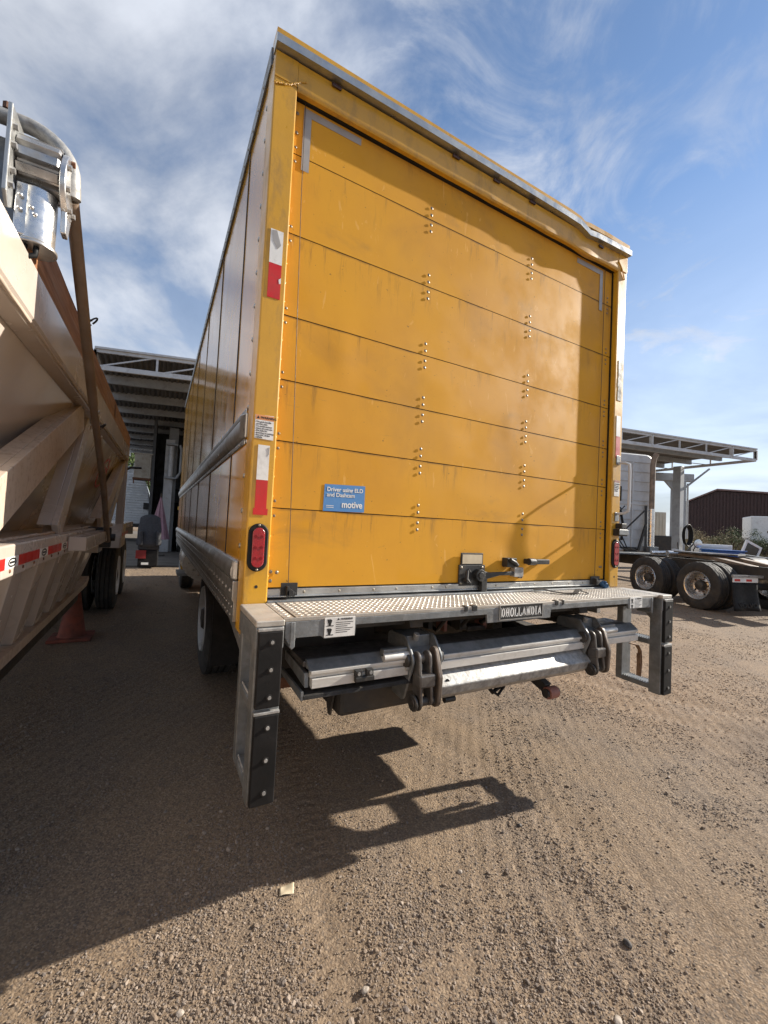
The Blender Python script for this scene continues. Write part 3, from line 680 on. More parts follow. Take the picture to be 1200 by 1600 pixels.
# --- box walls
sy = [.135, .57, 1.6, 2.62, 3.64, 4.66, 5.68, BL]
for a, z in zip(sy[:-1], sy[1:]):
    b = MB(); y0, y1 = a+.003, z-.003
    b.grid(lambda u, v: (.004+.0016*fbm((y0+(y1-y0)*u)*1.4, v*3.3, 8.1, 2), y0+(y1-y0)*u, 1.16+(3.46-1.16)*v), 24, 30)
    b.build('side_panel', 'yellow_side', BT, smooth=50)
for y in sy[1:-1]: MB().box(-.0004, .004, y-.007, y+.007, 1.17, 3.455).build('panel_seam', 'chassis_black', BT)
MB().box(.010, .035, .13, BL, 1.06, 3.48).build('side_wall', 'chassis_black', BT)
MB().box(BW-.035, BW, .13, BL, 1.16, 3.48).build('side_wall', 'yellow', BT)
MB().box(BW-.03, BW+.012, .13, 6.6, .885, 1.158).build('lower_rail', 'aluminium', BT, bevel=.004)
MB().box(.03, BW-.03, BL-.03, BL, 1.0, 3.5).build('front_wall', 'yellow', BT)
MB().box(.0, BW, .06, BL, 3.482, 3.535).build('roof', 'white', BT, bevel=.008)
MB().box(.03, BW-.03, .13, BL, 1.0, 1.06).build('box_floor', 'chassis_black', BT)
TR = MB().box(-.008, .02, .062, BL, 3.455, 3.538).build('top_rail', 'galvanised', BT, bevel=.003)
b = MB()
for y in np.arange(.2, BL, .125): b.dome((-.0085, y, 3.478), .011, (-1, 0, 0), 7)
stuff(b.build('rail_rivets', 'aluminium', TR, smooth=60))
# rivets down the rearmost seam
rs = MB().dome((0, 0, 0), .012, (-1, 0, 0), 7).mesh('side_rivet', 'aluminium', smooth=60)
for z in np.arange(1.32, 3.4, .155): inst('rivet', rs, BT, (.004, .15, z))
# mid rub rail
b = MB(); b.prism([(0, 1.800), (-.014, 1.806), (-.026, 1.828), (-.029, 1.855), (-.025, 1.882), (-.013, 1.905), (0, 1.912)], lambda u, v, w: (u+.006, w, v), .19, 6.68)
b.box(-.004, .004, .17, 6.7, 1.775, 1.80); b.box(-.004, .004, .17, 6.7, 1.913, 1.94)
MR = b.build('rub_rail', 'aluminium', BT, bevel=.004, smooth=50)
MB().prism([(.004, .135), (-.008, .14), (-.024, .20), (.004, .20)], lambda u, v, w: (u, v, w), 1.80, 1.912).build('rail_end', 'aluminium', MR, bevel=.008)
for y in np.arange(.3, 6.6, .3): inst('rivet', rs, MR, (-.004, y, 1.787), scale=(.7, .7, .7))
# lower rail: rounded top, flat flange with rivets
b = MB(); b.prism([(.006, 1.165), (-.022, 1.170), (-.030, 1.19), (-.030, 1.215), (-.022, 1.238), (-.010, 1.25), (.006, 1.252)], lambda u, v, w: (u, w, v), .15, 6.6)
b.prism([(.004, .985), (-.012, .985), (-.012, 1.07), (-.02, 1.08), (-.02, 1.165), (.004, 1.165)], lambda u, v, w: (u, w, v), .135, 6.6)
LR = b.build('lower_rail', 'aluminium', BT, bevel=.003, smooth=50)
MB().prism([(.004, .135), (-.014, .137), (-.031, .16), (.004, .16)], lambda u, v, w: (u, v, w), 1.166, 1.253).build('rail_end', 'aluminium', LR, bevel=.01)
for y in np.arange(.2, 6.5, .115): inst('rivet', rs, LR, (-.02, y, 1.115))
for y in np.arange(.18, 6.5, .075):
    inst('rivet', rs, LR, (-.012, y, 1.045), scale=(.65, .65, .65)); inst('rivet', rs, LR, (-.012, y+.03, 1.005), scale=(.65, .65, .65))
# --- chassis, axle, wheels, tank, cab
for x in (.84, 1.62): MB().box(x, x+.08, .25, 8.9, .68, .93).build('chassis_rail', 'chassis_black', BT, bevel=.004)
for y in (.4, 1.1, 3.2, 4.4, 5.6): MB().box(.3, 2.24, y, y+.08, .935, 1.0).build('cross_member', 'chassis_black', BT)
WT = wheel_meshes('truck', .50, .26, 'light_grey_paint', .285, .10, n=48)
WTi = wheel_meshes('truck_inner', .50, .26, 'white', .285, .10, n=48)
MB().cyl((.3, 2.45, .5), (2.24, 2.45, .5), .075, 14).build('rear_axle', 'chassis_black', BT, smooth=40)
wheel(BT, WT, (.22, 2.45, .5)); wheel(BT, WTi, (.53, 2.45, .5), full=False)
wheel(BT, WT, (BW-.22, 2.45, .5), True); wheel(BT, WTi, (BW-.53, 2.45, .5), True, False)
wheel(BT, WT, (.26, 7.7, .5)); wheel(BT, WT, (BW-.26, 7.7, .5), True)
for x in (.10, BW-.68): MB().box(x, x+.58, 1.72, 1.735, .28, .98).build('mud_flap', 'rubber', BT)
b = MB().cyl((.30, 4.9, .78), (.30, 6.0, .78), .27, 28); TK = b.build('fuel_tank', 'chrome_dull', BT, smooth=40)
for y in (5.05, 5.8): MB().lathe([(-.02, .272), (-.02, .279), (.02, .279), (.02, .272)], (.30, y, .78), 'y', 28).build('tank_strap', 'chrome', TK, smooth=40)
MB().box(.02, .35, 6.15, 6.75, .42, .47).build('cab_step', 'galvanised', BT, bevel=.004)
b = MB().yz([(6.9, .55), (8.0, .55), (8.35, .75), (9.3, .75), (9.35, 1.25), (8.5, 1.5), (8.15, 2.35), (7.9, 2.55), (6.9, 2.55)], .17, 2.37)
CAB = b.build('cab', 'yellow_cab', BT, bevel=.05, smooth=40)
for x in (.163, 2.372): MB().yz([(7.15, 1.55), (8.15, 1.5), (7.95, 2.2), (7.15, 2.2)], x, x+.006).build('side_window', 'glass_dark', CAB)
MB().box(.1, .24, 6.75, 6.95, .45, 1.55).build('fairing', 'yellow_cab', BT, bevel=.02)
# ---- tail lift: fixed step platform
PY = -.30
b = MB().box(.093, 2.487, PY, -.006, ZF-.014, ZF)
b.box(.093, 2.487, -.03, -.008, ZF-.10, ZF-.014)
STEP = b.build('step_platform', 'tread', BT, bevel=.0015)
sk = [(.10, ZF-.0142), (.10, 1.02), (.115, .995), (.135, 1.0), (.14, 1.016), (.235, 1.016), (.25, 1.004), (.375, 1.006), (.378, 1.048), (1.05, 1.048), (1.056, 1.008), (1.485, 1.008), (1.49, 1.048), (2.16, 1.048), (2.17, 1.018), (2.40, 1.016), (2.41, ZF-.0142)]
b = MB().xz(sk, PY, PY+.012); SK = b.build('step_skirt', 'galvanised', BT, bevel=.0015)
b = MB().xz([(.135, 1.075), (.137, .985), (.125, .975), (.118, .985), (.118, 1.075)], PY-.004, PY+.09); b.build('hinge_lug', 'galvanised', BT, bevel=.003)
b = MB().xz([(2.405, 1.075), (2.405, .985), (2.414, .975), (2.422, .985), (2.422, 1.075)], PY-.004, PY+.09); b.build('hinge_lug', 'galvanised', BT, bevel=.003)
for x in (.115, 2.402): MB().cyl((x-.006, PY+.02, 1.022), (x+.03, PY+.02, 1.022), .014, 10).build('bolt', 'galvanised_bright', BT, bevel=.002)
# five-bar tread lugs
b = MB(); dx = .0255; j = 0
for y in np.arange(PY+.012, -.012, .0165):
    for x in np.arange(.105 + (dx/2 if j % 2 else 0), 2.478, dx):
        if abs(x-.135) < .010 or any(abs(x-c_) < .02 and y < PY+.05 for c_ in (.93, .985, 1.50, 1.55)): continue
        a = .6 if j % 2 else -.6; ca, sa = math.cos(a)*.0105, math.sin(a)*.0105; cb, sb2 = -math.sin(a)*.0032, math.cos(a)*.0032
        b.add([(x-ca, y-sa, ZF), (x+cb, y+sb2, ZF), (x+ca, y+sa, ZF), (x-cb, y-sb2, ZF), (x-ca*.5, y-sa*.5, ZF+.0026), (x+ca*.5, y+sa*.5, ZF+.0026)],
              [(0, 3, 4), (3, 5, 4), (3, 2, 5), (2, 1, 5), (1, 4, 5), (1, 0, 4)])
    j += 1
stuff(b.build('tread_lugs', 'tread', STEP, fix=False))
for x in (.135,): MB().box(x-.003, x+.003, PY+.001, -.01, ZF+.0004, ZF+.0012).build('plate_joint', 'black', STEP)
for x, w_ in ((.915, .02), (.96, .03), (1.52, .024), (1.575, .014)):
    MB().box(x, x+w_, PY-.003, PY+.022, ZF-.020, ZF+.0035).build('rubber_buffer', 'black', BT, bevel=.002)
# sub-frame under the step
b = MB().beam((.12, -.14, 1.03), (2.46, -.14, 1.03), .06, .06); b.build('step_beam', 'chassis_black', BT)
for x in (.72, 1.88): MB().beam((x, -.2, 1.04), (x, .5, .82), .07, .10).build('step_bracket', 'chassis_black', BT, bevel=.004)
# name plate with slab-serif lettering
NP_ = MB().box(1.13, 1.42, PY-.0035, PY-.0004, 1.018, 1.086).build('name_plate', 'black', BT, bevel=.001)
b = MB()
for x0, x1, z0, z1 in ((1.127, 1.423, 1.0845, 1.0885), (1.127, 1.423, 1.0155, 1.0195), (1.127, 1.131, 1.0195, 1.0845), (1.419, 1.423, 1.0195, 1.0845)): b.box(x0, x1, PY-.0048, PY-.0006, z0, z1)
b.build('plate_frame', 'aluminium', NP_)
def slab(ch, x, w, z0, h):
    b_ = MB(); t_ = w*.27; sf = h*.13; y0, y1 = PY-.0046, PY-.0036
    def bar(u0, v0, u1, v1): b_.box(x+u0*w, x+u1*w, y0, y1, z0+v0*h, z0+v1*h)
    def serif(u, v): bar(max(0, u-.24), 0 if v == 0 else 1-.13, min(1, u+.24), .13 if v == 0 else 1)
    def ring(a0, a1, cx, rx, closed):
        n_ = 22; po = []; pi_ = []
        for k in range(n_+1):
            t2 = a0+(a1-a0)*k/n_; po.append((x+(cx+rx*math.cos(t2))*w, z0+h*(.5+.5*math.sin(t2)))); pi_.append((x+(cx+(rx-.30)*math.cos(t2))*w, z0+h*(.5+.36*math.sin(t2))))
        for k in range(n_): b_.xz([po[k], po[k+1], pi_[k+1], pi_[k]], y0, y1)
    if ch == 'D': bar(.10, 0, .40, 1); bar(0, 0, .5, .13); bar(0, .87, .5, 1); ring(-math.pi/2, math.pi/2, .45, .55, False)
    if ch == 'H':
        for u in (.12, .62): bar(u, 0, u+.26, 1)
        for u in (.25, .75): serif(u, 0); serif(u, 1)
        bar(.36, .43, .64, .57)
    if ch == 'O': ring(0, 2*math.pi, .5, .5, True)
    if ch == 'L': bar(.12, 0, .40, 1); serif(.25, 1); bar(0, 0, 1, .13); bar(.84, .12, 1, .36)
    if ch == 'A':
        for s_ in (-1, 1): b_.xz([(x+w*(.5+s_*.03-.13*(s_ > 0)), z0+h), (x+w*(.5+s_*.03+.13*(s_ < 0)+.10*(s_ > 0)), z0+h), (x+w*(.5+s_*.36+.12), z0), (x+w*(.5+s_*.36-.12), z0)], y0, y1)
        bar(0, 0, .34, .12); bar(.66, 0, 1, .12); bar(.3, .28, .7, .40)
    if ch == 'N':
        bar(.08, 0, .28, 1); bar(.72, 0, .92, 1); b_.xz([(x+.05*w, z0+h), (x+.38*w, z0+h), (x+.92*w, z0), (x+.62*w, z0)], y0, y1); bar(0, 0, .4, .12); bar(0, .88, .34, 1); bar(.62, .88, 1, 1)
    if ch == 'I': bar(.32, 0, .68, 1); bar(.1, 0, .9, .13); bar(.1, .87, .9, 1)
    return b_
x = 1.137; word = 'DHOLLANDIA'; wds = {'I': .019, 'O': .027, 'L': .025, 'D': .027, 'H': .030, 'A': .030, 'N': .030}
tot = sum(wds[c_] for c_ in word)+.0022*9; sc2 = .276/tot
for c_ in word:
    w_ = wds[c_]*sc2; slab(c_, x, w_, 1.030, .044).build('letter', 'white_tape', NP_, fix=True); x += w_+.0022*sc2
# safety sticker plates on the skirt
for x0, zz in ((.247, 1.082), (2.178, 1.085)):
    SP = MB().box(x0, x0+.125, PY-.003, PY-.0006, 1.008 if x0 < 1 else 1.020, zz).build('safety_sticker', 'white_tape', BT, bevel=.0008)
    for k, zc_ in enumerate((1.064, 1.03)):
        b = MB(); cx = x0+.022
        b.box(cx-.014, cx+.014, PY-.0036, PY-.0031, zc_-.014, zc_-.011); b.xz([(cx-.006, zc_-.011), (cx+.002, zc_-.011), (cx+.008, zc_+.008), (cx, zc_+.013), (cx-.009, zc_+.003)], PY-.0036, PY-.0031)
        b.xz([(cx-.012, zc_+.012), (cx-.003, zc_+.0125), (cx-.009, zc_-.002)], PY-.0036, PY-.0031)
        b.build('pictogram', 'black', SP)
    MB().xz([(x0+.05, 1.0715), (x0+.06, 1.0715), (x0+.055, 1.0795)], PY-.0036, PY-.0031).build('warning_triangle', 'black', SP)
    text('lettering', 'WARNING', .010, 'black', SP, (x0+.066, PY-.0034, 1.0715), REAR, bold=.0002)
    for k in range(6): MB().box(x0+.046, x0+.117-.012*(k % 3), PY-.0036, PY-.0031, 1.062-.0075*k, 1.0640-.0075*k).build('fine_print', 'black', SP)
# ---- underrun legs with rubber pads
def leg(x0, x1, s):
    b = MB(); zb = .467
    b.box(x0, x1, -.318, -.246, zb, ZF-.02)                                  # front post
    b.box(x0, x1, -.072, -.030, zb+.02, ZF-.09)                              # rear post
    for z in (zb+.018, .765): b.box(x0+.002, x1-.002, -.246, -.072, z, z+.032)
    b.box(x0-.002, x1+.002, -.322, -.008, ZF-.10, ZF-.022)
    if s > 0: b.yz([(-.246, ZF-.10), (-.246, ZF-.20), (-.235, ZF-.16), (-.20, ZF-.125), (-.17, ZF-.12), (-.17, ZF-.10)], x0+.02, x1-.02)
    else: b.beam((x0+.02, -.03, ZF-.18), (x0+.02, .42, 1.0), .02, .05)
    o_ = b.build('bumper_leg', 'galvanised', BT, bevel=.004)
    MB().box(x0-.003, x1+.003, -.324, -.006, ZF-.0215, ZF).build('leg_cap', 'tread', o_, bevel=.004)
    for z0, z1 in ((.795, ZF-.035), (zb+.004, .772)):
        MB().box(x0+.006, x1-.004, -.336, -.3185, z0, z1).build('rubber_pad', 'rubber', o_, bevel=.004)
        MB().box(x0+.004, x1-.002, -.334, -.3185, z1+.0005, z1+.011).build('pad_lip', 'galvanised_bright', o_, bevel=.002)
        for u in (.14, .5, .86):
            z = z0+(z1-z0)*u
            MB().cyl(((x0+x1)/2+.006, -.3375, z), ((x0+x1)/2+.006, -.3362, z), .011, 14).build('bolt_recess', 'black', o_)
            MB().cyl(((x0+x1)/2+.006, -.341, z), ((x0+x1)/2+.006, -.3376, z), .0062, 10).build('bolt', 'galvanised_bright', o_)
    for z in (zb+.05, .797):                                                # serrated step teeth
        b = MB()
        for y in np.arange(-.235, -.08, .014):
            for xx in (x0+.012, x1-.012): b.cyl((xx, y, z-.001), (xx, y, z+.007), .004, 6, .002)
        stuff(b.build('step_teeth', 'galvanised_bright', o_))
leg(-.006, .088, -1); leg(2.492, 2.592, 1)
# ---- folded lift deck
FY = -.255
b = MB(); b.box(.205, 2.36, FY+.046, -.03, .874, .897); b.build('lift_deck', 'link_steel', BT, bevel=.003)
b = MB().yz([(FY+.002, .8715), (FY+.046, .903), (FY+.06, .903), (FY+.045, .872)], .215, 2.356); b.build('deck_bevel', 'galvanised', BT, bevel=.002)
b = MB().box(.222, 2.352, FY, FY+.03, .858, .8705); b.box(.222, 2.352, FY+.012, FY+.03, .842, .858); DKB = b.build('deck_edge', 'aluminium_bright', BT, bevel=.0015)
b = MB().box(.226, 2.350, FY-.002, FY+.03, .806, .841); b.build('deck_edge', 'aluminium_bright', BT, bevel=.0015)
b = MB().yz([(FY+.02, .805), (.05, .83), (.05, .87), (FY+.03, .858)], .205, .2215); b.build('deck_end_plate', 'galvanised', BT, bevel=.002)
b = MB().yz([(FY-.006, .770), (FY-.006, .786), (.02, .800), (.02, .782)], .195, .70)
for k in range(7): b.box(.195, .70, FY-.0085, FY-.0062, .771+.0021*k, .7722+.0021*k)
b.build('deck_tip', 'grimy_steel', BT, bevel=.001)
b = MB().yz([(FY-.004, .768), (FY-.004, .80), (.10, .80), (.10, .782)], .185, .1945); b.build('deck_end_plate', 'galvanised', BT)
for x in (.40, .45): MB().box(x, x+.03, FY-.02, FY-.0005, .832, .858).build('deck_latch', 'black_steel', BT, bevel=.002)
MB().box(.40, .485, FY-.022, FY-.003, .812, .832).build('deck_latch', 'black_steel', BT, bevel=.003)
for x in (.413, .466): MB().cyl((x, FY-.026, .846), (x, FY-.018, .846), .007, 8).build('bolt', 'galvanised_bright', BT)
# galvanised lift tube
b = MB().yz([(FY-.022, .700), (FY-.034, .742), (FY+.028, .800), (FY+.14, .80), (FY+.15, .74), (FY+.11, .662), (FY+.03, .662)], .812, 1.85)
b.build('lift_tube', 'galvanised_bright', BT, bevel=.006)
b = MB().cyl((.86, FY-.020, .757), (.86, FY-.012, .757), .009, 10); b.build('tube_hole', 'black', BT)
# hinge brackets
def hull(circles, n_=14):
    P_ = [(cy+r_*math.cos(2*math.pi*k/n_), cz+r_*math.sin(2*math.pi*k/n_)) for cy, cz, r_ in circles for k in range(n_)]
    P_ = sorted(set(P_)); cr = lambda o, a, b_: (a[0]-o[0])*(b_[1]-o[1])-(a[1]-o[1])*(b_[0]-o[0])
    def half(it):
        h_ = []
        for p in it:
            while len(h_) > 1 and cr(h_[-2], h_[-1], p) <= 1e-12: h_.pop()
            h_.append(p)
        return h_[:-1]
    return half(P_)+half(P_[::-1])
def hinge(cx, side):
    out_ = hull([(FY+.008, .866, .046), (FY+.05, .918, .044), (FY+.15, .925, .035), (FY+.14, .735, .04), (FY+.05, .715, .03)])
    for dx_ in (-.080, .066):
        b = MB().yz(out_ if dx_*side > 0 or True else out_, cx+dx_, cx+dx_+.011); HB = b.build('hinge_bracket', 'galvanised', BT, bevel=.003, smooth=35)
    MB().box(cx-.068, cx+.065, FY+.05, FY+.16, .895, .955).build('hinge_web', 'galvanised', BT, bevel=.003)
    MB().cyl((cx-.09, FY+.005, .868), (cx+.09, FY+.005, .868), .022, 18).build('hinge_pin', 'chrome_dull', BT, bevel=.003, smooth=40)
    for dx_ in (-.096, .078): MB().cyl((cx+dx_, FY+.005, .868), (cx+dx_+.016, FY+.005, .868), .031, 18).build('hinge_collar', 'grimy_steel', BT, bevel=.003, smooth=40)
    link = hull([(FY-.022, .878, .030), (FY-.045, .712, .030)]); arm_ = hull([(FY-.020, .895, .026), (FY-.060, .80, .022), (FY-.040, .705, .036)])
    for dx_, pl_, w_, m_ in ((-.058, link, .014, 'link_steel'), (-.004, link, .014, 'link_steel'), (.030, arm_, .020, 'worn_arm')): MB().yz(pl_, cx+dx_, cx+dx_+w_).build('hinge_link', m_, BT, bevel=.004, smooth=35)
    MB().box(cx-.062, cx+.02, FY-.072, FY-.01, .765, .82).build('hinge_block', 'link_steel', BT, bevel=.008)
    MB().cyl((cx-.08, FY-.04, .70), (cx+.06, FY-.04, .70), .019, 16).build('hinge_pin', 'grimy_steel', BT, bevel=.003, smooth=40)
    for dx_ in (-.078, -.058): MB().cyl((cx+dx_, FY-.04, .70), (cx+dx_+.013, FY-.04, .70), .034, 18).build('hinge_collar', 'grimy_steel', BT, bevel=.004, smooth=40)
    MB().cyl((cx-.02, FY+.04, .94), (cx-.02, FY+.03, .968), .014, 10).build('grease_nipple', 'galvanised_bright', BT, bevel=.002)
    x_in, x_out = (cx-.20, cx-.08) if side < 0 else (cx+.08, cx+.22)
    MB().cyl((x_in, FY+.005, .888), (x_out, FY+.005, .888), .017, 14).build('torsion_rod', 'aluminium_bright', BT, smooth=40)
    MB().beam((x_in, FY+.02, .905), (x_out, FY+.02, .905), .03, .03).build('rod_cover', 'galvanised', BT, bevel=.003)
    for dz in (0, .045): MB().cyl((cx-.092, FY-.0, .835+dz), (cx-.080, FY-.0, .835+dz), .011, 6).build('bolt', 'galvanised_bright', BT)
    MB().beam((cx, FY+.12, .72), (cx, .75, .80), .09, .09).build('lift_arm', 'grimy_steel', BT, bevel=.006)
    MB().beam((cx+.03, FY+.12, .93), (cx+.03, .55, .86), .05, .05).build('lift_cylinder', 'chassis_black', BT, bevel=.006)
hinge(.735, -1); hinge(1.905, 1)
# diagonal stays behind the skirt
MB().beam((1.50, -.1, 1.04), (1.36, .35, .86), .05, .05).build('stay', 'grimy_steel', BT, bevel=.004)
MB().beam((1.62, -.05, 1.04), (2.05, .1, .86), .05, .012).build('stay', 'chassis_black', BT)
MB().beam((.66, .02, 1.02), (.60, .35, .86), .07, .05).build('stay', 'grimy_steel', BT, bevel=.004)
b = MB().box(.40, .80, -.13, .22, .612, .745); b.build('hydraulic_box', 'chassis_black', BT, bevel=.02)
MB().yz([(-.12, .78), (.05, .78), (-.04, .60), (-.06, .60)], .385, .394).build('box_bracket', 'grimy_steel', BT)
b = MB().box(.12, .36, .3, .34, .60, .70); b.build('light_bar', 'rust', BT, bevel=.003)
b = MB(); b.beam((1.66, .1, .66), (1.70, -.12, .555), .06, .05); b.build('roller_arm', 'black_steel', BT, bevel=.004)
MB().cyl((1.665, -.15, .54), (1.735, -.15, .54), .034, 20).build('roller', 'pink_primer', BT, bevel=.004, smooth=40)
for x in (1.650, 1.737): MB().cyl((x, -.15, .54), (x+.012, -.15, .54), .024, 16).build('roller_cap', 'black_steel', BT, smooth=40)
b = MB(); b.tube([(1.25, -.05, .70), (1.28, -.10, .60), (1.33, -.11, .565), (1.38, -.10, .60), (1.44, -.06, .65)], .008, 8); b.tube([(1.26, -.07, .64), (1.31, -.09, .575), (1.36, -.09, .60)], .012, 8); b.build('hydraulic_hose', 'rubber', BT, smooth=50)
b = MB(); b.cyl((.93, -.2, .65), (.93, -.12, .67), .02, 10); b.cyl((.90, -.2, .64), (.96, -.2, .64), .014, 10); b.build('lock_pin', 'black_steel', BT, smooth=40)
# things in the dark behind the lift, seen and unseen
for x, w_, z0, z1, m_ in ((1.13, .02, .86, .93, 'pink_primer'), (1.42, .025, .86, .95, 'pink_primer'), (1.24, .05, .86, .92, 'grimy_steel'), (1.02, .03, .88, .96, 'grimy_steel'), (1.3, .14, .85, .875, 'grimy_steel')):
    MB().box(x, x+w_, .12, .2, z0, z1).build('valve_block', m_, BT, bevel=.003)
MB().box(1.70, 2.14, .06, .415, .53, .73).build('shadow_filler_box', 'chassis_black', BT, bevel=.02)  # unseen box added to fill the ground shadow below the lift
MB().box(1.70, 2.38, .418, .70, .50, .72).build('shadow_caster_box', 'chassis_black', BT, bevel=.02)  # unseen box inferred from a ground shadow, placed to cast it
MB().box(.14, .80, .125, .14, .72, 1.0).build('dark_back_plate', 'chassis_black', BT)  # dark plate added to hide lit ground, keeping the gap black
MB().cyl((.95, .55, .80), (1.55, .55, .80), .10, 18).build('air_tank', 'chassis_black', BT, smooth=40)
MB().cyl((.55, .30, .88), (.55, 1.4, .84), .045, 12).build('exhaust_pipe', 'rust', BT, smooth=40)
MB().lathe([(-.16, .05), (-.12, .13), (0, .17), (.12, .13), (.16, .05)], (1.27, 2.45, .5), 'x', 20).build('differential', 'chassis_black', BT, smooth=40)
for x in (.66, 1.82):
    for k in range(4): MB().box(x, x+.08, 1.7+.09*k, 3.2-.09*k, .64-.022*k, .658-.022*k).build('leaf_spring', 'rust', BT)
for k in range(5):
    x = .9+.16*k; b = MB(); b.tube([(x, .0, .98), (x+.03*math.sin(k), .10, .90), (x+.08, .2, .86+.03*math.cos(k*2)), (x+.05, .45, .90)], .011, 7); b.build('hydraulic_hose', 'rubber', BT, smooth=50)
for k in range(7): MB().dome((.80+.07*k, .148, .965), .008, (0, -1, 0)).build('rivet', 'aluminium_dull', BT)
b = MB()
for y in (.15, .3): b.box(.3, 2.24, y, y+.03, .93, 1.0)
b.build('rear_cross_member', 'chassis_black', BT)

# ================================================================== DUMP TRAILER (left)
DT = thing('dump_trailer', 'cream bottom-dump trailer with wooden top board and folded tarp arm', 'trailer', (-2.0, 3.0, 0))
XO, Y0, Y1 = -.75, -5.0, 5.35
def ztop(y): return .022*(y+.25)
# top fascia: folded plate
b = MB()
b.grid(lambda u, v: ((XO, XO, XO-.02, XO-.07)[int(round(v*3))] if True else 0, Y0+(Y1-Y0)*u, (2.268, 2.10, 2.075, 2.06)[int(round(v*3))]+ztop(Y0+(Y1-Y0)*u)), 30, 3)
b.grid(lambda u, v: (XO-.09*v, Y0+(Y1-Y0)*u, 2.268+ztop(Y0+(Y1-Y0)*u)), 30, 1)
b.build('top_rail', 'cream', DT, smooth=30)
# wooden sideboard, in two lengths
for a, z in ((.02, 3.0), (3.006, Y1)):
    b = MB(); n_ = 14
    for (x0, x1) in ((XO-.045, XO-.003),):
        vs = []
        for i in range(n_+1):
            y = a+(z-a)*i/n_; w_ = .003*fbm(y*2, 1.2, 4, 2)
            vs += [(x0+w_, y, 2.270+ztop(y)), (x1+w_, y, 2.270+ztop(y)), (x1+w_, y, 2.448+ztop(y)+w_), (x0+w_, y, 2.448+ztop(y)+w_)]
        fs = [(i*4+k, i*4+(k+1) % 4, i*4+4+(k+1) % 4, i*4+4+k) for i in range(n_) for k in range(4)] + [(3, 2, 1, 0), (n_*4, n_*4+1, n_*4+2, n_*4+3)]
        b.add(vs, fs)
    b.build('side_board', 'wood', DT, bevel=.004)
for y in (3.0,): MB().box(XO-.01, XO+.0, y-.06, y+.06, 2.30+ztop(y), 2.42+ztop(y)).build('board_plate', 'rust', DT, bevel=.002)
# hopper sheet (sloping in) with soft dents
def sheet(y0, y1, x_top, x_bot, z_top, z_bot, nm, m_='cream'):
    b = MB()
    def fn(u, v):
        y = y0+(y1-y0)*u; x = x_top+(x_bot-x_top)*v; z = z_top+ztop(y)*(1-v)+(z_bot-z_top)*v
        return (x+.007*fbm(y*1.3, z*1.8, 5.3, 2)*math.sin(math.pi*v), y, z)
    b.grid(fn, 60, 14); return b.build(nm, m_, DT, smooth=60)
sheet(Y0, Y1, XO-.07, XO-.34, 2.07, 1.30, 'hopper_side')
# end wall of hopper
b = MB(); b.add([(XO-.07, Y1, 2.25), (XO-.34, Y1-.3, 1.3), (-3.2, Y1-.3, 1.3), (-3.2, Y1, 2.25)], [(0, 1, 2, 3)]); b.build('hopper_end', 'cream', DT)
b = MB().box(-3.25, XO-.1, Y0, Y1, 2.25, 2.27); b.build('load_cover', 'chassis_black', DT)
# side rail with dusty shelf
b = MB().box(XO-.06, XO, Y0, 2.35, 1.200, 1.312); RL = b.build('side_rail', 'cream', DT, bevel=.006)
b = MB().box(XO-.40, XO-.061, Y0, 4.4, 1.285, 1.300); b.build('rail_shelf', 'cream_dusty', DT, bevel=.003)
b = MB().box(XO-.30, XO-.24, 2.35, 4.4, 1.19, 1.284); b.build('side_rail', 'cream_dusty', DT, bevel=.004)
# reflective tape: red runs and white ovals
y = Y0+.1; k = 0
tone = ['red', 'white_tape']
y = -1.2
while y < 1.55:
    ln = .30 if k % 2 == 0 else .15
    o = MB().box(XO+.0004, XO+.0016, y, y+ln-.006, 1.232, 1.270).build('reflective_tape', tone[k % 2], RL)
    if k % 2:
        cy, cz = y+ln/2-.003, 1.251; e0, e1 = ellipse(cy, cz, .045, .016), ellipse(cy, cz, .037, .010)
        b = MB()
        for i in range(20): j = (i+1) % 20; b.yz([e0[i], e0[j], e1[j], e1[i]], XO+.0018, XO+.0024)
        b.box(XO+.0018, XO+.0024, cy-.028, cy+.028, cz-.004, cz+.004)
        b.build('tape_emblem', 'black', RL)
    y += ln; k += 1
# big diagonal braces
def brace(p, q, w_, d_=.07, m_='cream', nm='brace'):
    MB().beam(p, q, d_, w_, (1, 0, 0)).build(nm, m_, DT, bevel=.006)
def flat(p, q, w_, th=.03, m_='cream', nm='brace'):
    """plate strip in the side plane: width along the side, thin towards the viewer, with a flange behind"""
    p, q = Vector(p), Vector(q); d = (q-p).normalized(); s_ = Vector((0, d.z, -d.y)).normalized(); n_ = d.cross(s_).normalized()
    b = MB()
    for lo, hi, t0, t1 in ((-w_/2, w_/2, -th/2, th/2),):
        b.add([c_ + s_*i*w_/2 + n_*j*th/2 for c_ in (p, q) for i, j in ((-1, -1), (1, -1), (1, 1), (-1, 1))], [(0, 1, 2, 3), (7, 6, 5, 4), (0, 4, 5, 1), (1, 5, 6, 2), (2, 6, 7, 3), (3, 7, 4, 0)])
    iw = V(-1, 0, 0)
    for e in (-1, 1):
        b.add([c_ + s_*e*(w_/2-.006*a) + iw*(th/2+.06*j) for c_ in (p, q) for a, j in ((0, 0), (1, 0), (1, 1), (0, 1))], [(0, 1, 2, 3), (7, 6, 5, 4), (0, 4, 5, 1), (1, 5, 6, 2), (2, 6, 7, 3), (3, 7, 4, 0)])
    b.build(nm, m_, DT, bevel=.004)
flat((XO-.05, -.42, 1.25), (XO-.06, 1.60, 2.07), .18, m_='cream_dusty')
flat((XO-.05, 1.02, 1.31), (XO-.07, 1.93, 2.09), .13)
flat((XO-.30, 2.15, 1.31), (XO-.07, 2.10, 2.10), .07)
flat((XO-.06, 2.95, 1.31), (XO-.04, 5.25, 2.17), .16, m_='cream_dusty')
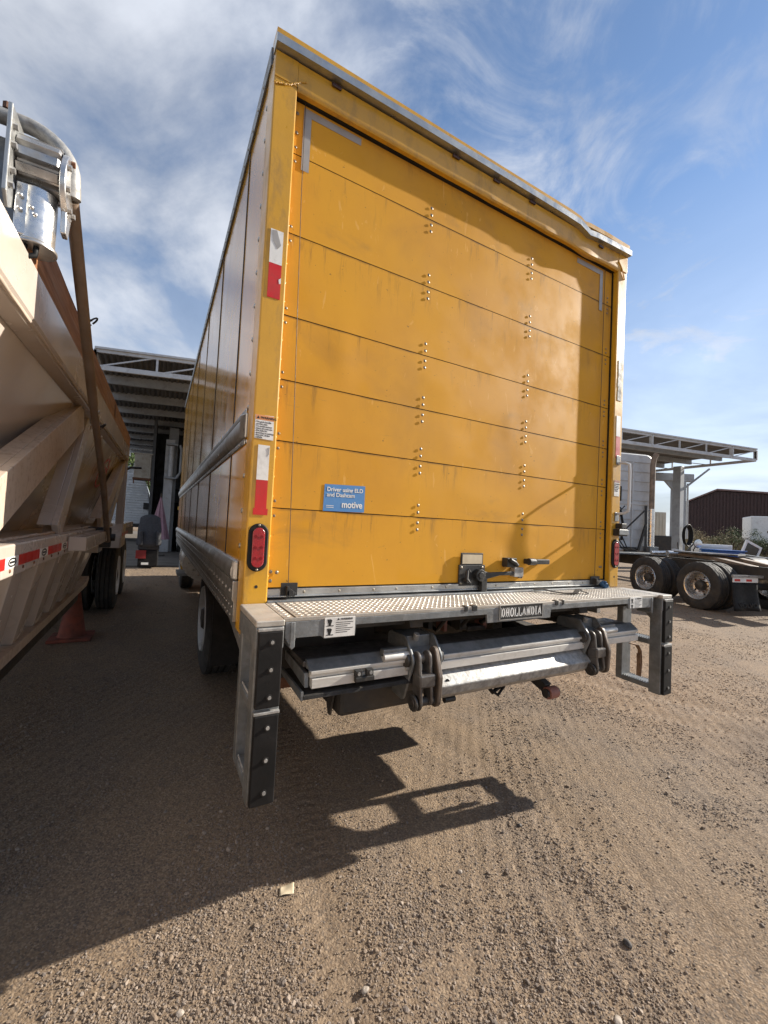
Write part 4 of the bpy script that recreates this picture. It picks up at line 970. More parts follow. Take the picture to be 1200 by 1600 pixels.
flat((XO-.10, 4.25, 1.31), (XO-.04, 5.28, 2.15), .13, m_='light_grey_paint')
flat((XO-.02, 5.20, 1.25), (XO-.02, 5.24, 2.22), .16)
flat((XO-.30, -1.0, 1.31), (XO-.10, -.6, 2.08), .13)
for p, q in (((XO-.055, -.30, 1.318), (XO-.055, 2.3, 1.318)), ((XO-.012, -.4, 2.085), (XO-.012, 5.2, 2.205)), ((XO-.375, -1, 1.306), (XO-.375, 4.3, 1.306))):
    b = MB(); p, q = V(*p), V(*q); b.tube([p.lerp(q, k/60)+V(random.uniform(-.002, .002), 0, random.uniform(-.003, .002)) for k in range(61)], [.006+.003*random.random() for _ in range(61)], 6); b.build('weld_bead', 'cream_dusty', DT, smooth=60)
for k in range(16): MB().dome((XO+.0005, -.1+.155*k, 1.222), .007, (1, 0, 0)).build('bolt', 'rust', RL, smooth=60)
# red ring emblem on the hopper
e0, e1 = ellipse(3.55, 1.86, .26, .16, 28), ellipse(3.55, 1.86, .225, .135, 28)
def hop_x(z): return XO-.07-.27*(2.10-z)/.80+.030
b = MB()
for i in range(28):
    j = (i+1) % 28
    b.add([(hop_x(p[1]), p[0], p[1]) for p in (e0[i], e0[j], e1[j], e1[i])], [(0, 1, 2, 3)])
for cy in (3.44, 3.52, 3.60, 3.68): b.add([(hop_x(z), y_, z) for y_, z in ((cy-.025, 1.82), (cy+.02, 1.80), (cy+.03, 1.92), (cy-.01, 1.93))], [(0, 1, 2, 3)])
o = b.build('ring_emblem', 'red_faded', DT); md = o.modifiers.new('solid', 'SOLIDIFY'); md.thickness = .003
# lower hopper with ribs
LX0, LX1 = XO-.07, XO-.20
sheet(Y0, 3.15, LX0, LX1, 1.20, .78, 'lower_hopper')
for y in np.arange(-.93, 2.3, .38):
    b = MB()
    p0, p1 = V(LX0+.045, y, 1.203), V(LX1+.045, y+.26, .775); wv = V(0, .15, 0); dv = V(-.06, 0, 0)
    b.add([p0, p0+wv, p1+wv*1.1, p1, p0+dv, p0+wv+dv, p1+wv*1.1+dv, p1+dv], [(0, 1, 2, 3), (7, 6, 5, 4), (0, 4, 5, 1), (1, 5, 6, 2), (2, 6, 7, 3), (3, 7, 4, 0)])
    b.build('hopper_rib', 'cream', DT, bevel=.005)
b = MB().yz([(Y0, .725), (Y0, .775), (3.05, .775), (3.2, .81), (3.24, .775), (3.1, .725)], LX1-.02, LX1+.065); b.build('gate_flange', 'cream_dusty', DT, bevel=.004)
MB().box(LX1-.08, LX1+.01, Y0, 3.05, .60, .72).build('gate_seal', 'chassis_black', DT, bevel=.004)
b = MB().add([(LX0, 3.15, 1.2), (LX1, 3.1, .78), (-2.9, 3.1, .78), (-3.1, 3.15, 1.2)], [(0, 1, 2, 3)]); b.build('gate_end', 'cream', DT)
# tarp arm: bracket, tube, motor head
b = MB().box(XO+.002, XO+.085, 1.05, 2.22, 1.215, 1.295); b.build('arm_bracket', 'cream', DT, bevel=.006)
b = MB().box(XO-.10, XO+.10, 2.20, 2.30, 1.16, 1.32); b.cyl((XO-.02, 2.25, 1.24), (XO+.13, 2.25, 1.24), .03, 14); b.build('arm_pivot', 'black_steel', DT, bevel=.004)
b = MB().box(XO-.2, XO+.03, 2.15, 2.42, 1.12, 1.20); b.build('arm_bracket', 'cream', DT, bevel=.006)
AT, AB = V(-.668, .085, 2.56), V(-.668, 2.23, 1.20)
Am = AB.lerp(AT, .62)
b = MB(); b.tube([AB, AB.lerp(AT, .3)+V(.012, 0, -.008), Am], .019, 14); ARM = b.build('tarp_arm', 'arm_steel', DT, smooth=50)
b = MB(); b.tube([AB.lerp(AT, .60)+V(0, 0, .002), AT], .0225, 14); b.build('arm_sleeve', 'arm_steel', ARM, smooth=50)
for f_ in (.50, .58): MB().dome(AB.lerp(AT, f_)+V(.024, 0, 0), .008, (1, -.6, 0)).build('bolt', 'chrome_dull', ARM)
for f_ in (.52, .80):
    p = AB.lerp(AT, f_); b = MB(); b.tube([p+V(.02, .03, .03)+V(.02*math.sin(t_), .022*math.cos(t_)+.02, .022*math.sin(t_)) for t_ in np.linspace(0, 6.0, 12)], .004, 6); b.tube([p, p+V(.02, .04, .035)], .005, 6); b.build('hook_ring', 'black_steel', ARM, smooth=50)
# motor head
MC = V(-.80, .035, 2.585)
MH = MB().xz([(MC.x-.10, MC.z-.20), (MC.x-.02, MC.z-.20), (MC.x, MC.z-.14), (MC.x, MC.z+.12), (MC.x-.02, MC.z+.14), (MC.x-.30, MC.z+.14), (MC.x-.30, MC.z-.1)], MC.y+.085, MC.y+.10).build('motor_plate', 'galvanised', DT, bevel=.002)
b = MB().yz([(MC.y-.12, MC.z-.16), (MC.y-.09, MC.z-.2), (MC.y+.09, MC.z-.1), (MC.y+.1, MC.z+.12), (MC.y-.12, MC.z+.12)], MC.x-.012, MC.x); b.build('mount_flange', 'aluminium', DT, bevel=.003)
for dy, dz in ((-.10, -.13), (-.10, .0), (-.10, .06), (-.095, -.08), (.07, .09)): MB().cyl((MC.x, MC.y+dy, MC.z+dz), (MC.x+.012, MC.y+dy, MC.z+dz), .010, 6).build('bolt', 'chrome_dull', DT)
nfin = 11
def fin(i, k, r):
    ph = (k % 6); return r-.022 if ph in (0, 1) else r
b = MB().lathe([(0, .082), (.004, .088), (.112, .088), (.118, .080)], tuple(MC+V(0, 0, .008)), 'x', 66, 1, fin); b.build('finned_motor', 'chrome_dull', DT, smooth=35)
b = MB().yz([(MC.y+.085*math.cos(t_)*(1.0), MC.z-.02+.105*math.sin(t_)) for t_ in np.linspace(0, 2*math.pi, 24, endpoint=False)], MC.x+.118, MC.x+.136); b.yz([(MC.y-.03, MC.z-.10), (MC.y+.06, MC.z-.08), (MC.y+.02, MC.z-.19), (MC.y-.02, MC.z-.19)], MC.x+.119, MC.x+.135)
b.build('gear_cover', 'chrome', DT, bevel=.003, smooth=35)
for t_ in np.linspace(0, 2*math.pi, 7, endpoint=False): MB().cyl((MC.x+.136, MC.y+.068*math.cos(t_), MC.z-.02+.086*math.sin(t_)), (MC.x+.147, MC.y+.068*math.cos(t_), MC.z-.02+.086*math.sin(t_)), .010, 6).build('bolt', 'rust' if t_ < 2 else 'chrome_dull', DT, bevel=.001)
b = MB().cyl((MC.x+.055, MC.y-.01, MC.z-.08), (MC.x+.055, MC.y-.01, MC.z-.262), .052, 28); b.box(MC.x+.004, MC.x+.06, MC.y-.058, MC.y-.01, MC.z-.255, MC.z-.08); b.build('motor_barrel', 'chrome', DT, bevel=.005, smooth=35)
MB().cyl((MC.x+.055, MC.y-.01, MC.z-.275), (MC.x+.055, MC.y-.01, MC.z-.2622), .061, 28).build('motor_end', 'chrome_dull', DT, bevel=.003, smooth=35)
for dx_, dz in ((.02, -.13), (.02, -.175), (.05, -.16), (.06, -.18)): MB().dome((MC.x+dx_, MC.y-.0665, MC.z+dz), .007, (0, -1, 0)).build('screw', 'chrome', DT, smooth=60)
for dx_ in (.035, .065):
    b = MB(); b.tube([(MC.x+dx_, MC.y-.04, MC.z-.27), (MC.x+dx_, MC.y-.045, MC.z-.305), (MC.x+dx_-.03, MC.y-.05, MC.z-.325), (MC.x-.01, MC.y-.05, MC.z-.32), (MC.x-.06, MC.y-.02, MC.z-.31)], .0085, 8); b.build('motor_cable', 'rubber', DT, smooth=50)
# bent tarp tube over the motor
b = MB(); pts = [V(MC.x-.6, MC.y+.02, MC.z+.16), V(MC.x-.10, MC.y+.02, MC.z+.165)]
for t_ in np.linspace(0, math.pi/2, 10): pts.append(V(MC.x+.0+.135*math.sin(t_), MC.y+.02, MC.z+.03+.135*math.cos(t_)))
pts.append(V(MC.x+.138, MC.y+.03, MC.z-.03))
b.tube(pts, .025, 14); b.build('tarp_tube', 'galvanised_bright', DT, smooth=50)
MB().box(MC.x-.16, MC.x-.10, MC.y-.02, MC.y+.06, MC.z+.12, MC.z+.195).build('tube_clamp', 'aluminium', DT, bevel=.004)
for dx_ in (-.05, -.12): MB().cyl((MC.x+dx_, MC.y+.01, MC.z+.185), (MC.x+dx_, MC.y+.01, MC.z+.205), .013, 6).build('bolt', 'rust', DT)
# running gear
WD = wheel_meshes('trailer', .50, .25, 'white', .285, .11, n=56)
for y in (5.75, 7.05):
    wheel(DT, WD, (-.93, y, .5), True); wheel(DT, WD, (-1.23, y, .5), True, False)
    wheel(DT, WD, (-3.0, y, .5)); MB().cyl((-3.0, y, .5), (-1.0, y, .5), .07, 12).build('axle', 'chassis_black', DT, smooth=40)
b = MB().yz([(4.75, .98), (4.75, 1.12), (5.05, 1.30), (7.8, 1.30), (8.0, 1.1), (8.0, 1.04), (7.75, 1.22), (5.1, 1.22), (4.9, 1.12), (4.9, .98)], XO-.58, XO+.0)
b.build('wheel_fender', 'cream', DT, bevel=.006)
MB().yz([(4.755, .985), (4.755, 1.118), (5.05, 1.295), (5.5, 1.295), (5.5, .985)], XO+.001, XO+.012).build('fender_side', 'cream_dusty', DT, bevel=.003)
for k in range(4): MB().box(XO+.0125, XO+.0135, 4.9+.32*k, 5.05+.32*k, 1.13, 1.18).build('reflective_tape', 'red', DT)
b = MB().box(-2.6, -1.5, 3.3, 8.2, .95, 1.12); b.build('sub_frame', 'chassis_black', DT)
for x in (-2.6, -1.6): MB().beam((x, 5.2, 1.1), (x, 5.3, 2.2), .1, .1).build('rear_strut', 'cream_dusty', DT)
b = MB(); b.tube([(-.84, 5.3, 2.05), (-.72, 5.33, 2.12), (-.58, 5.33, 2.13)], .018, 8); b.build('lamp_stalk', 'black_steel', DT, smooth=50)

# dirty traffic cone under the trailer
CN = thing('traffic_cone', 'dirty orange traffic cone standing under the cream trailer', 'cone', (-1.10, 4.05, 0))
MB().lathe([(.035, .135), (.06, .128), (.36, .08), (.70, .03), (.71, .02), (.71, .0001)], (-1.10, 4.05, 0), 'z', 28).build('cone_body', 'cone', CN, smooth=40)
MB().box(-1.30, -.90, 3.86, 4.24, .0, .035).build('cone_base', 'cone', CN, bevel=.008)

# ================================================================== CANOPIES
def canopy(name, label, A, B, dep, z_top, h, npan, purl, group, posts):
    """A, B: front corners (x,y); dep: vector to the back edge"""
    A, B, D_ = V(*A, 0), V(*B, 0), V(*dep, 0); T = thing(name, label, 'canopy', (A.x, A.y, 0), group=group); ex = (B-A); Ln = ex.length; ex.normalize()
    zt = V(0, 0, z_top); zb = V(0, 0, z_top-h)
    for p, q in ((A, B), (A, A+D_), (B, B+D_)):
        MB().beam(p+zt, q+zt, .07, .09).build('top_chord', 'light_grey_paint', T); MB().beam(p+zb, q+zb, .07, .12).build('bottom_chord', 'light_grey_paint', T)
        ln = (q-p).length; nb = max(2, int(ln/1.35)); d = (q-p)/nb
        for i in range(nb+1): MB().beam(p+d*i+zb, p+d*i+zt, .05 if i % 3 else .14, .05).build('truss_upright', 'light_grey_paint', T)
        for i in range(nb): MB().beam(p+d*i+zb, p+d*(i+1)+zt, .035, .035).build('truss_diagonal', 'light_grey_paint', T)
    nbm = purl
    for i in range(1, nbm+1):
        f_ = i/nbm; MB().beam(A+D_*f_+zt-V(0, 0, .16), B+D_*f_+zt-V(0, 0, .16), .10, .26).build('roof_beam', 'grey_paint', T)
    # corrugated sheets, ribs running front to back
    ns_ = npan
    for i in range(ns_):
        b = MB(); p0 = A+ex*(Ln*i/ns_-.03)+V(0, 0, .006*(i % 2)); w_ = Ln/ns_+.06; nu_ = 24
        def fn(u, v): return tuple(p0+ex*(w_*u)+D_*v+V(0, 0, z_top-.02-.10*v+.022*(1 if (int(round(u*nu_)) % 4) in (0, 1) else -1)))
        b.grid(fn, nu_, 1); o_ = b.build('roof_sheet', 'roof_sheet', T); md_ = o_.modifiers.new('solid', 'SOLIDIFY'); md_.thickness = .004
    MB().beam(A+zt+V(0, -.03, .06), B+zt+V(0, -.03, .06), .10, .05).build('roof_flashing', 'light_grey_paint', T)
    for (x, y, w_) in posts: MB().box(x-w_/2, x+w_/2, y-w_/2, y+w_/2, 0, z_top-h-.05).build('post', 'grey_paint', T, bevel=.01)
    return T
CL = canopy('workshop_canopy', 'grey steel truss canopy with corrugated roof left of the yellow truck', (-1.95, 10.75), (9.0, 7.8), (-.1, 17.0), 5.5, .42, 14, 9, 'steel canopies', [(.05, 17.2, .35), (8.6, 12.0, .35)])
CR = canopy('workshop_canopy', 'grey steel truss canopy on a post right of the yellow truck', (12.0, 8.25), (22.3, 6.25), (.45, 5.2), 5.55, .42, 14, 4, 'steel canopies', [(21.75, 9.0, .34), (12.5, 12.5, .34)])
MB().beam((21.8, 8.9, 3.9), (23.1, 8.3, 5.05), .07, .07).build('knee_brace', 'grey_paint', CR)

# workshop building behind the left canopy
WK = thing('workshop', 'dark grey steel workshop behind the left canopy', 'building', (5, 21, 0))
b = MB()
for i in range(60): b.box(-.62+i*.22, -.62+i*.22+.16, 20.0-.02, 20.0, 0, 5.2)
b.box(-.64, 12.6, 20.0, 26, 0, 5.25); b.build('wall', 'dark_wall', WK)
MB().box(3.4, 3.5, 11.0, 20.0, 0, 4.9).build('sun_blocking_wall', 'dark_wall', WK)  # unseen wall added to keep low sun out of the bay
MB().box(.4, 1.6, 19.2, 19.85, 0, 2.0).build('tool_cabinet', 'chassis_black', WK, bevel=.02)
for z in (.9, 1.5, 2.1, 2.7): MB().box(.3, 3.2, 19.3, 19.8, z, z+.05).build('shelf', 'grimy_steel', WK)
for k in range(14): MB().box(.4+.19*k, .52+.19*k, 19.35, 19.6, (.95, 1.55, 2.15)[k % 3], (1.2, 1.75, 2.4)[k % 3]).build('shelf_box', ('rust', 'grimy_steel', 'chassis_black', 'ac_beige')[k % 4], WK)
MB().box(-.66, -.56, 16.4, 20, 0, 5.2).build('side_wall', 'dark_wall', WK)
MB().box(.5, 4.5, 19.9, 19.97, 0, 4.2).build('dark_opening_plate', 'black', WK)  # flat black plate, painted as the unlit interior of the doorway
b = MB()
for p, q in (((.55, 18.6, 3.6), (3.2, 18.6, 3.6)), ((.55, 18.6, 3.6), (1.2, 18.6, 4.4)), ((1.1, 18.6, 4.5), (2.4, 18.6, 3.7))): b.beam(p, q, .08, .10)
b.build('wall_frame', 'grey_paint', WK)
# two-post vehicle lift column
LF = thing('vehicle_lift', 'grey vehicle lift column standing at the workshop entrance', 'vehicle lift', (-.05, 16.9, 0))
MB().box(-.22, .10, 16.75, 17.0, 0, 4.5).build('column', 'light_grey_paint', LF, bevel=.015)
b = MB().cyl((.0, 16.6, 3.0), (.0, 16.6, 4.2), .09, 16); b.build('ram', 'light_grey_paint', LF, smooth=40)
for z in (2.92, 4.25): MB().box(-.2, .2, 16.5, 16.75, z, z+.07).build('ram_bracket', 'grey_paint', LF, bevel=.005)
b = MB(); b.tube([(.28, 16.6, 4.3), (.34, 16.6, 4.1), (.34, 16.6, 3.2), (.2, 16.6, 2.95)], .05, 10); b.build('hose', 'grey_paint', LF, smooth=50)
# evaporative cooler hung on the wall
AC = thing('evaporative_cooler', 'beige louvred evaporative cooler hung on the workshop side wall', 'air cooler', (-.95, 16.7, 2.85))
MB().box(-1.23, -.67, 16.4, 17.0, 2.85, 3.75).build('casing', 'ac_beige', AC, bevel=.01)
for i in range(8): MB().box(-1.18+.065*i, -1.18+.065*i+.035, 16.385, 16.399, 2.95, 3.65).build('louvre', 'ac_beige', AC)
MB().box(-1.27, -.63, 16.37, 17.04, 3.75, 3.79).build('lid', 'ac_beige', AC)
for x in (-1.22, -.72): MB().beam((x, 16.45, 2.62), (x, 16.45, 2.85), .04, .04).build('bracket', 'rust', AC)
MB().box(-1.26, -.64, 16.4, 17.0, 2.78, 2.849).build('drip_tray', 'rust', AC)
# dark forklift-like machine inside the shade
FK = thing('forklift', 'dark forklift with yellow mast guard in the workshop shade', 'forklift', (.75, 17.0, 0))
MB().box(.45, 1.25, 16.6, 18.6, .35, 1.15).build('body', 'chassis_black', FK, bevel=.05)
b = MB()
for x in (.50, 1.2): b.box(x-.04, x+.04, 16.62, 16.72, .2, 2.9); b.box(x-.03, x+.03, 18.0, 18.06, 1.1, 2.3)
b.box(.46, 1.24, 16.62, 18.1, 2.3, 2.36); b.build('mast', 'chassis_black', FK)
MB().box(.35, .75, 16.35, 16.6, 1.85, 2.8).build('seat_back', 'rubber', FK, bevel=.05)
MB().box(.33, .70, 16.30, 16.6, 1.70, 1.85).build('guard', 'yellow_cab', FK, bevel=.03)
b = MB().tube([(.38, 16.45, 2.8), (.40, 16.45, 3.0), (.48, 16.45, 3.05), (.9, 16.45, 3.05)], .025, 8); b.build('exhaust', 'chassis_black', FK, smooth=50)
wf = wheel_meshes('forklift', .3, .2, 'chrome_dull', .17, .06, n=32)
for x, fl in ((.5, False), (1.2, True)):
    for y in (16.9, 18.3): wheel(FK, wf, (x, y, .3), fl, False)

# old truck seat on its base
SE = thing('old_chair', 'worn dark grey driver chair standing on the ground by the trailer wheels', 'chair', (-.50, 11.3, 0))
b = MB(); n_ = 16
def seatback(u, v):
    a = (u-.5)*2; w_ = .25*(1-.25*max(0, v-.55)/.45)*(1 if v > .15 else 1.08); return (-.50+a*w_, 11.22-.05*(1-a*a)*(1 if .05 < v < .97 else .3)+.18*v, .62+.78*v-.05*a*a*(v > .9))
b.grid(seatback, 18, 16); o = b.build('backrest', 'seat_fabric', SE, smooth=60); md = o.modifiers.new('solid', 'SOLIDIFY'); md.thickness = -.10; md = o.modifiers.new('bevel', 'BEVEL'); md.width = .03; md.segments = 3
for x in (-.74, -.33): MB().box(x, x+.09, 11.02, 11.2, .62, 1.02).build('side_bolster', 'seat_fabric', SE, bevel=.035)
MB().box(-.76, -.24, 11.15, 11.65, .50, .63).build('cushion', 'seat_fabric', SE, bevel=.04)
MB().box(-.74, -.26, 11.15, 11.6, .05, .49).build('seat_base', 'rubber', SE, bevel=.02)
MB().box(-.79, -.55, 11.12, 11.15, .27, .49).build('red_panel', 'dark_red', SE)
MB().box(-.65, -.48, 11.13, 11.148, .10, .16).build('base_label', 'white_tape', SE)
# folded patio umbrella
UM = thing('folded_umbrella', 'folded faded pink umbrella leaning by the lift column', 'umbrella', (-.3, 14.9, 0))
b = MB().lathe([(0, .30), (.05, .28), (.5, .20), (1.2, .07), (1.5, .015), (1.5, .0001)], (-.27, 14.9, .62), 'z', 24, 1, lambda i, k, r: r*(1+.22*(1 if k % 4 < 2 else -1))); b.build('canopy', 'pink_cloth', UM, smooth=30)
MB().cyl((-.27, 14.9, 0), (-.27, 14.9, 2.25), .02, 8).build('pole', 'bark', UM, smooth=40)
MB().lathe([(0, .25), (.08, .22), (.10, .04)], (-.27, 14.9, 0), 'z', 20).build('base', 'concrete', UM, smooth=40)

# ribbed silver trailer body far behind
RT = thing('ribbed_trailer', 'silver ribbed trailer with rounded shoulder beyond the cream trailer', 'trailer', (-2.4, 24, 0))
b = MB(); prof = [(-.78, .95), (-.78, 2.1), (-.86, 2.7), (-1.05, 3.3), (-1.35, 3.75), (-1.8, 4.0), (-3.2, 4.0), (-3.2, .95)]
b.xz(prof, 24.0, 34.0); b.build('shell', 'silver', RT, bevel=.02)
for i in range(22):
    z = 1.0+.135*i; xr = -.78 if z < 2.1 else float(np.interp(z, [2.1, 2.7, 3.3, 3.75, 4.0], [-.78, -.86, -1.05, -1.35, -1.8]))
    MB().box(-3.2, xr-.02, 23.955, 23.999, z, z+.085).build('rib', 'silver', RT, bevel=.012)
MB().box(-3.2, -.75, 23.9, 34, .78, .949).build('frame', 'chassis_black', RT)
for x, fl in ((-1.0, True), (-3.0, False)): wheel(RT, WD, (x, 25.5, .5), fl, False)
MB().box(-1.05, -.72, 23.7, 23.8, 1.75, 2.1).build('tail_box', 'black', RT)

# ================================================================== ROAD TRACTOR (right)
SM = thing('semi_tractor', 'white sleeper-cab road tractor with dual rear wheels seen from behind', 'truck', (9.98, 2.86, 0), R(-17), local=True)
for x in (.78, 1.58): MB().box(x, x+.09, -1.15, 7.2, .74, 1.0).build('chassis_rail', 'chassis_black', SM, bevel=.004)
WS_ = wheel_meshes('tractor', .51, .28, 'chrome', .295, .15, n=64)
for y in (0, 1.36):
    wheel(SM, WS_, (.14, y, .51)); wheel(SM, WS_, (.47, y, .51), full=False); wheel(SM, WS_, (2.31, y, .51), True); wheel(SM, WS_, (1.98, y, .51), True, False)
    MB().cyl((.4, y, .51), (2.05, y, .51), .08, 12).build('axle', 'chassis_black', SM, smooth=40)
wheel(SM, WS_, (.2, 6.6, .51)); wheel(SM, WS_, (2.25, 6.6, .51), True)
for x in (.80, 1.50):
    b = MB().yz([(-.55, .96), (-.5, 1.0), (.35, 1.13), (1.2, 1.16), (1.2, 1.10), (.35, 1.05), (-.4, .96)], x, x+.20); b.build('ramp_rail', 'fifth_wheel', SM, bevel=.006)
b = MB().xy([(.72, .35), (.72, 1.25), (1.0, 1.45), (1.5, 1.45), (1.78, 1.25), (1.78, .35), (1.36, .2), (1.32, .75), (1.18, .75), (1.14, .2)], 1.165, 1.20); b.build('fifth_wheel_plate', 'link_steel', SM, bevel=.008)
MB().box(.05, 2.4, 2.35, 3.35, 1.02, 1.06).build('deck_plate', 'galvanised', SM, bevel=.005)
b = MB(); b.cyl((1.0, 1.7, 1.12), (1.6, 1.6, 1.12), .07, 12); b.cyl((.9, 2.1, 1.1), (1.5, 2.0, 1.13), .05, 12); b.cyl((1.5, 1.5, 1.12), (1.5, 2.0, 1.18), .06, 10); b.build('air_tanks', 'chrome', SM, smooth=40)
# sleeper cab
def rrect(x0, x1, z0, z1, r, n_=6):
    p = []
    for cx, cz, a0 in ((x1-r, z1-r, 0), (x0+r, z1-r, 90), (x0+.05, z0+.05, 180), (x1-.05, z0+.05, 270)):
        rr = r if cz > z0+.2 else .05
        for k in range(n_+1): t_ = R(a0+90*k/n_); p.append((cx+rr*math.cos(t_), cz+rr*math.sin(t_)))
    return p
SC = MB().xz(rrect(.04, 2.40, 1.05, 4.12, .28), 3.6, 6.0).build('sleeper_cab', 'cab_white', SM, bevel=.04, smooth=40)
for z in np.arange(1.45, 4.0, .30):
    for x0, x1 in ((.12, .75), (.82, 1.6), (1.67, 2.32)): MB().box(x0, x1, 3.575, 3.599, z, z+.018).build('pressed_rib', 'cab_white', SC)
for x in (.78, 1.63): MB().box(x-.025, x+.025, 3.57, 3.599, 1.15, 3.8).build('seam_strip', 'cab_white', SC)
MB().box(.1, 2.34, 3.572, 3.599, 2.52, 2.56).build('seam_strip', 'cab_white', SC)
b = MB().yz([(6.0, .7), (7.9, .7), (7.95, 1.5), (6.9, 1.9), (6.5, 2.7), (6.0, 3.7)], .12, 2.32); b.build('hood', 'cab_white', SM, bevel=.06, smooth=40)
for x in (.112, 2.322): MB().yz([(6.02, 1.95), (6.7, 1.9), (6.45, 2.6), (6.02, 2.8)], x, x+.006).build('side_window', 'glass_dark', SM)
b = MB(); b.tube([(2.18, 3.42, 2.35), (2.18, 3.42, 3.75), (2.2, 3.40, 3.98), (2.25, 3.36, 4.12)], .075, 16); b.build('exhaust_stack', 'fifth_wheel', SM, smooth=50)
MB().cyl((2.18, 3.42, 1.25), (2.18, 3.42, 2.40), .085, 18).build('heat_shield', 'chrome', SM, smooth=40)
MB().box(2.02, 2.32, 3.28, 3.56, 1.06, 1.24).build('stack_base', 'galvanised', SM, bevel=.01)
b = MB(); b.beam((2.02, 3.45, 1.05), (2.06, 3.52, 2.5), .06, .06); b.beam((1.98, 3.4, 2.4), (.85, 3.45, 1.35), .035, .035); b.beam((2.0, 3.45, 1.9), (1.75, 3.45, 1.1), .06, .06); b.build('stack_support', 'black_steel', SM)
for k, (x, z0, s_) in enumerate(((.9, 2.0, .16), (1.0, 2.05, .10), (1.1, 2.1, .2), (.8, 1.95, .22))):
    pts = [V(x+s_*math.sin(t_*1.3+k), 3.50-.06*math.sin(t_*2), z0+.35*math.cos(t_)) for t_ in np.linspace(0, 2.6+.3*k, 14)] + [V(x+.1, 3.3, 1.2), V(x+.1, 2.9, 1.1)]
    b = MB(); b.tube(pts, .016, 6); b.build('air_hose', 'rubber', SM, smooth=50)
b = MB(); b.tube([(1.15, 3.54, 3.05), (1.14, 3.53, 2.6)], .03, 8); b.tube([(1.17, 3.54, 2.3), (1.18, 3.45, 1.9), (1.1, 3.4, 1.4)], .035, 8); b.build('hose_hanger', 'rubber', SM, smooth=50)
MB().box(1.35, 1.75, 3.50, 3.58, 1.06, 1.2).build('valve_box', 'black_steel', SM)
# mud flap
MB().beam((.02, -.74, .80), (1.15, -.74, .80), .04, .05).build('flap_bar', 'galvanised_bright', SM)
MFb = MB().box(.03, .66, -.745, -.735, .68, .772).build('reflector_strip', 'white', SM)
for x in (.07, .36): MB().box(x, x+.14, -.748, -.7455, .70, .745).build('red_reflector', 'red', MFb)
b = MB().grid(lambda u, v: (.03+.63*u+.03*(u-.5)*v, -.735-.02*math.sin(u*9)*v-.06*v*v, .68-.56*v), 14, 8); MF = b.build('mud_flap', 'rubber', SM, smooth=60); md = MF.modifiers.new('solid', 'SOLIDIFY'); md.thickness = .008
text('lettering', 'VOLVO', .12, 'tyre', MF, (.13, -.80, .19), (R(84), 0, 0), depth=.006, sx=1.15)
MB().box(1.8, 2.4, -.745, -.735, .12, .77).build('mud_flap', 'rubber', SM)

# second stripped chassis beside it
SC2 = thing('truck_chassis', 'bare dark truck chassis with black half-round fenders at the right edge', 'truck chassis', (14.0, 3.5, 0), R(-17), local=True)
for x in (.75, 1.6): MB().box(x, x+.09, -1.6, 5.0, .72, .95).build('chassis_rail', 'red_faded' if x > 1 else 'chassis_black', SC2)
for y in (0, 1.4):
    wheel(SC2, WS_, (.14, y, .51)); wheel(SC2, WS_, (2.3, y, .51), True)
    b = MB(); n_ = 16; pr = [(y-.62*math.cos(math.pi*k/n_), .5+.60*math.sin(math.pi*k/n_)) for k in range(n_+1)]
    b.prism(pr + [(p*.0+(y+(p-y)*.965), .5+(z-.5)*.965) for p, z in pr[::-1]], lambda u, v, w: (w, u, v), -.05, .62); b.build('fender', 'black_steel', SC2, smooth=30)
b = MB(); b.beam((.6, -1.3, .95), (.6, .6, 1.12), .1, .1); b.beam((.3, -1.5, .86), (2.2, -1.5, .86), .1, .1); b.tube([(.1, -1.1, 1.05), (.7, -.9, 1.2), (1.4, -1.0, 1.12), (2.2, -1.2, 1.1)], .05, 8); b.build('frame_tubes', 'galvanised', SC2)
MB().beam((.5, -1.7, .62), (2.0, -1.2, .62), .2, .16).build('bumper_bar', 'pink_primer', SC2)

# junk flatbed with loose salvage
FB = thing('flatbed_trailer', 'low dark red flatbed loaded with scrap behind the tractor', 'trailer', (17.6, 4.5, 0), R(-28.6), local=True)
MB().box(-2.2, 3.6, -.9, 1.0, .62, .78).build('deck', 'chassis_black', FB, bevel=.01)
MB().box(-2.25, 3.65, -.98, -.9, .50, .80).build('side_beam', 'red_faded', FB, bevel=.008)
for x in (-1.3, 2.4): wheel(FB, wf, (x, -.55, .3)); wheel(FB, wf, (x, .7, .3), True)
def world_fb(x, y, z):
    c_, s_ = math.cos(R(-28.6)), math.sin(R(-28.6)); return (17.6+c_*x-s_*y, 4.5+s_*x+c_*y, z)
def fb_thing(name, label, cat, x, y, z, rz=0.): return thing(name, label, cat, world_fb(x, y, z), R(-28.6)+rz, local=True)
T = fb_thing('plastic_tote', 'blue plastic tote with lid on the scrap flatbed', 'tote', -1.45, -.35, .78, R(8))
b = MB(); b.add([(x*(.46+.05*t_), y*(.27+.04*t_), .42*t_) for t_ in (0, 1) for x, y in ((-1, -1), (1, -1), (1, 1), (-1, 1))], [(3, 2, 1, 0), (4, 5, 6, 7), (0, 1, 5, 4), (1, 2, 6, 5), (2, 3, 7, 6), (3, 0, 4, 7)]); b.build('tub', 'blue_plastic', T, bevel=.015)
MB().box(-.55, .55, -.34, .34, .421, .46).build('lid', 'blue_plastic', T, bevel=.012)
MB().box(-.12, .12, -.318, -.312, .30, .34).build('tote_mark', 'white_tape', T)
T = fb_thing('metal_cabinet', 'dull white sheet-metal cabinet lying behind the blue tote', 'scrap', -1.2, .45, .78, R(-4))
MB().box(-.55, .55, -.22, .22, 0, .62).build('cabinet', 'white', T, bevel=.02)
MB().box(-.5, .5, -.228, -.2205, .08, .54).build('cabinet_door', 'light_grey_paint', T, bevel=.004)
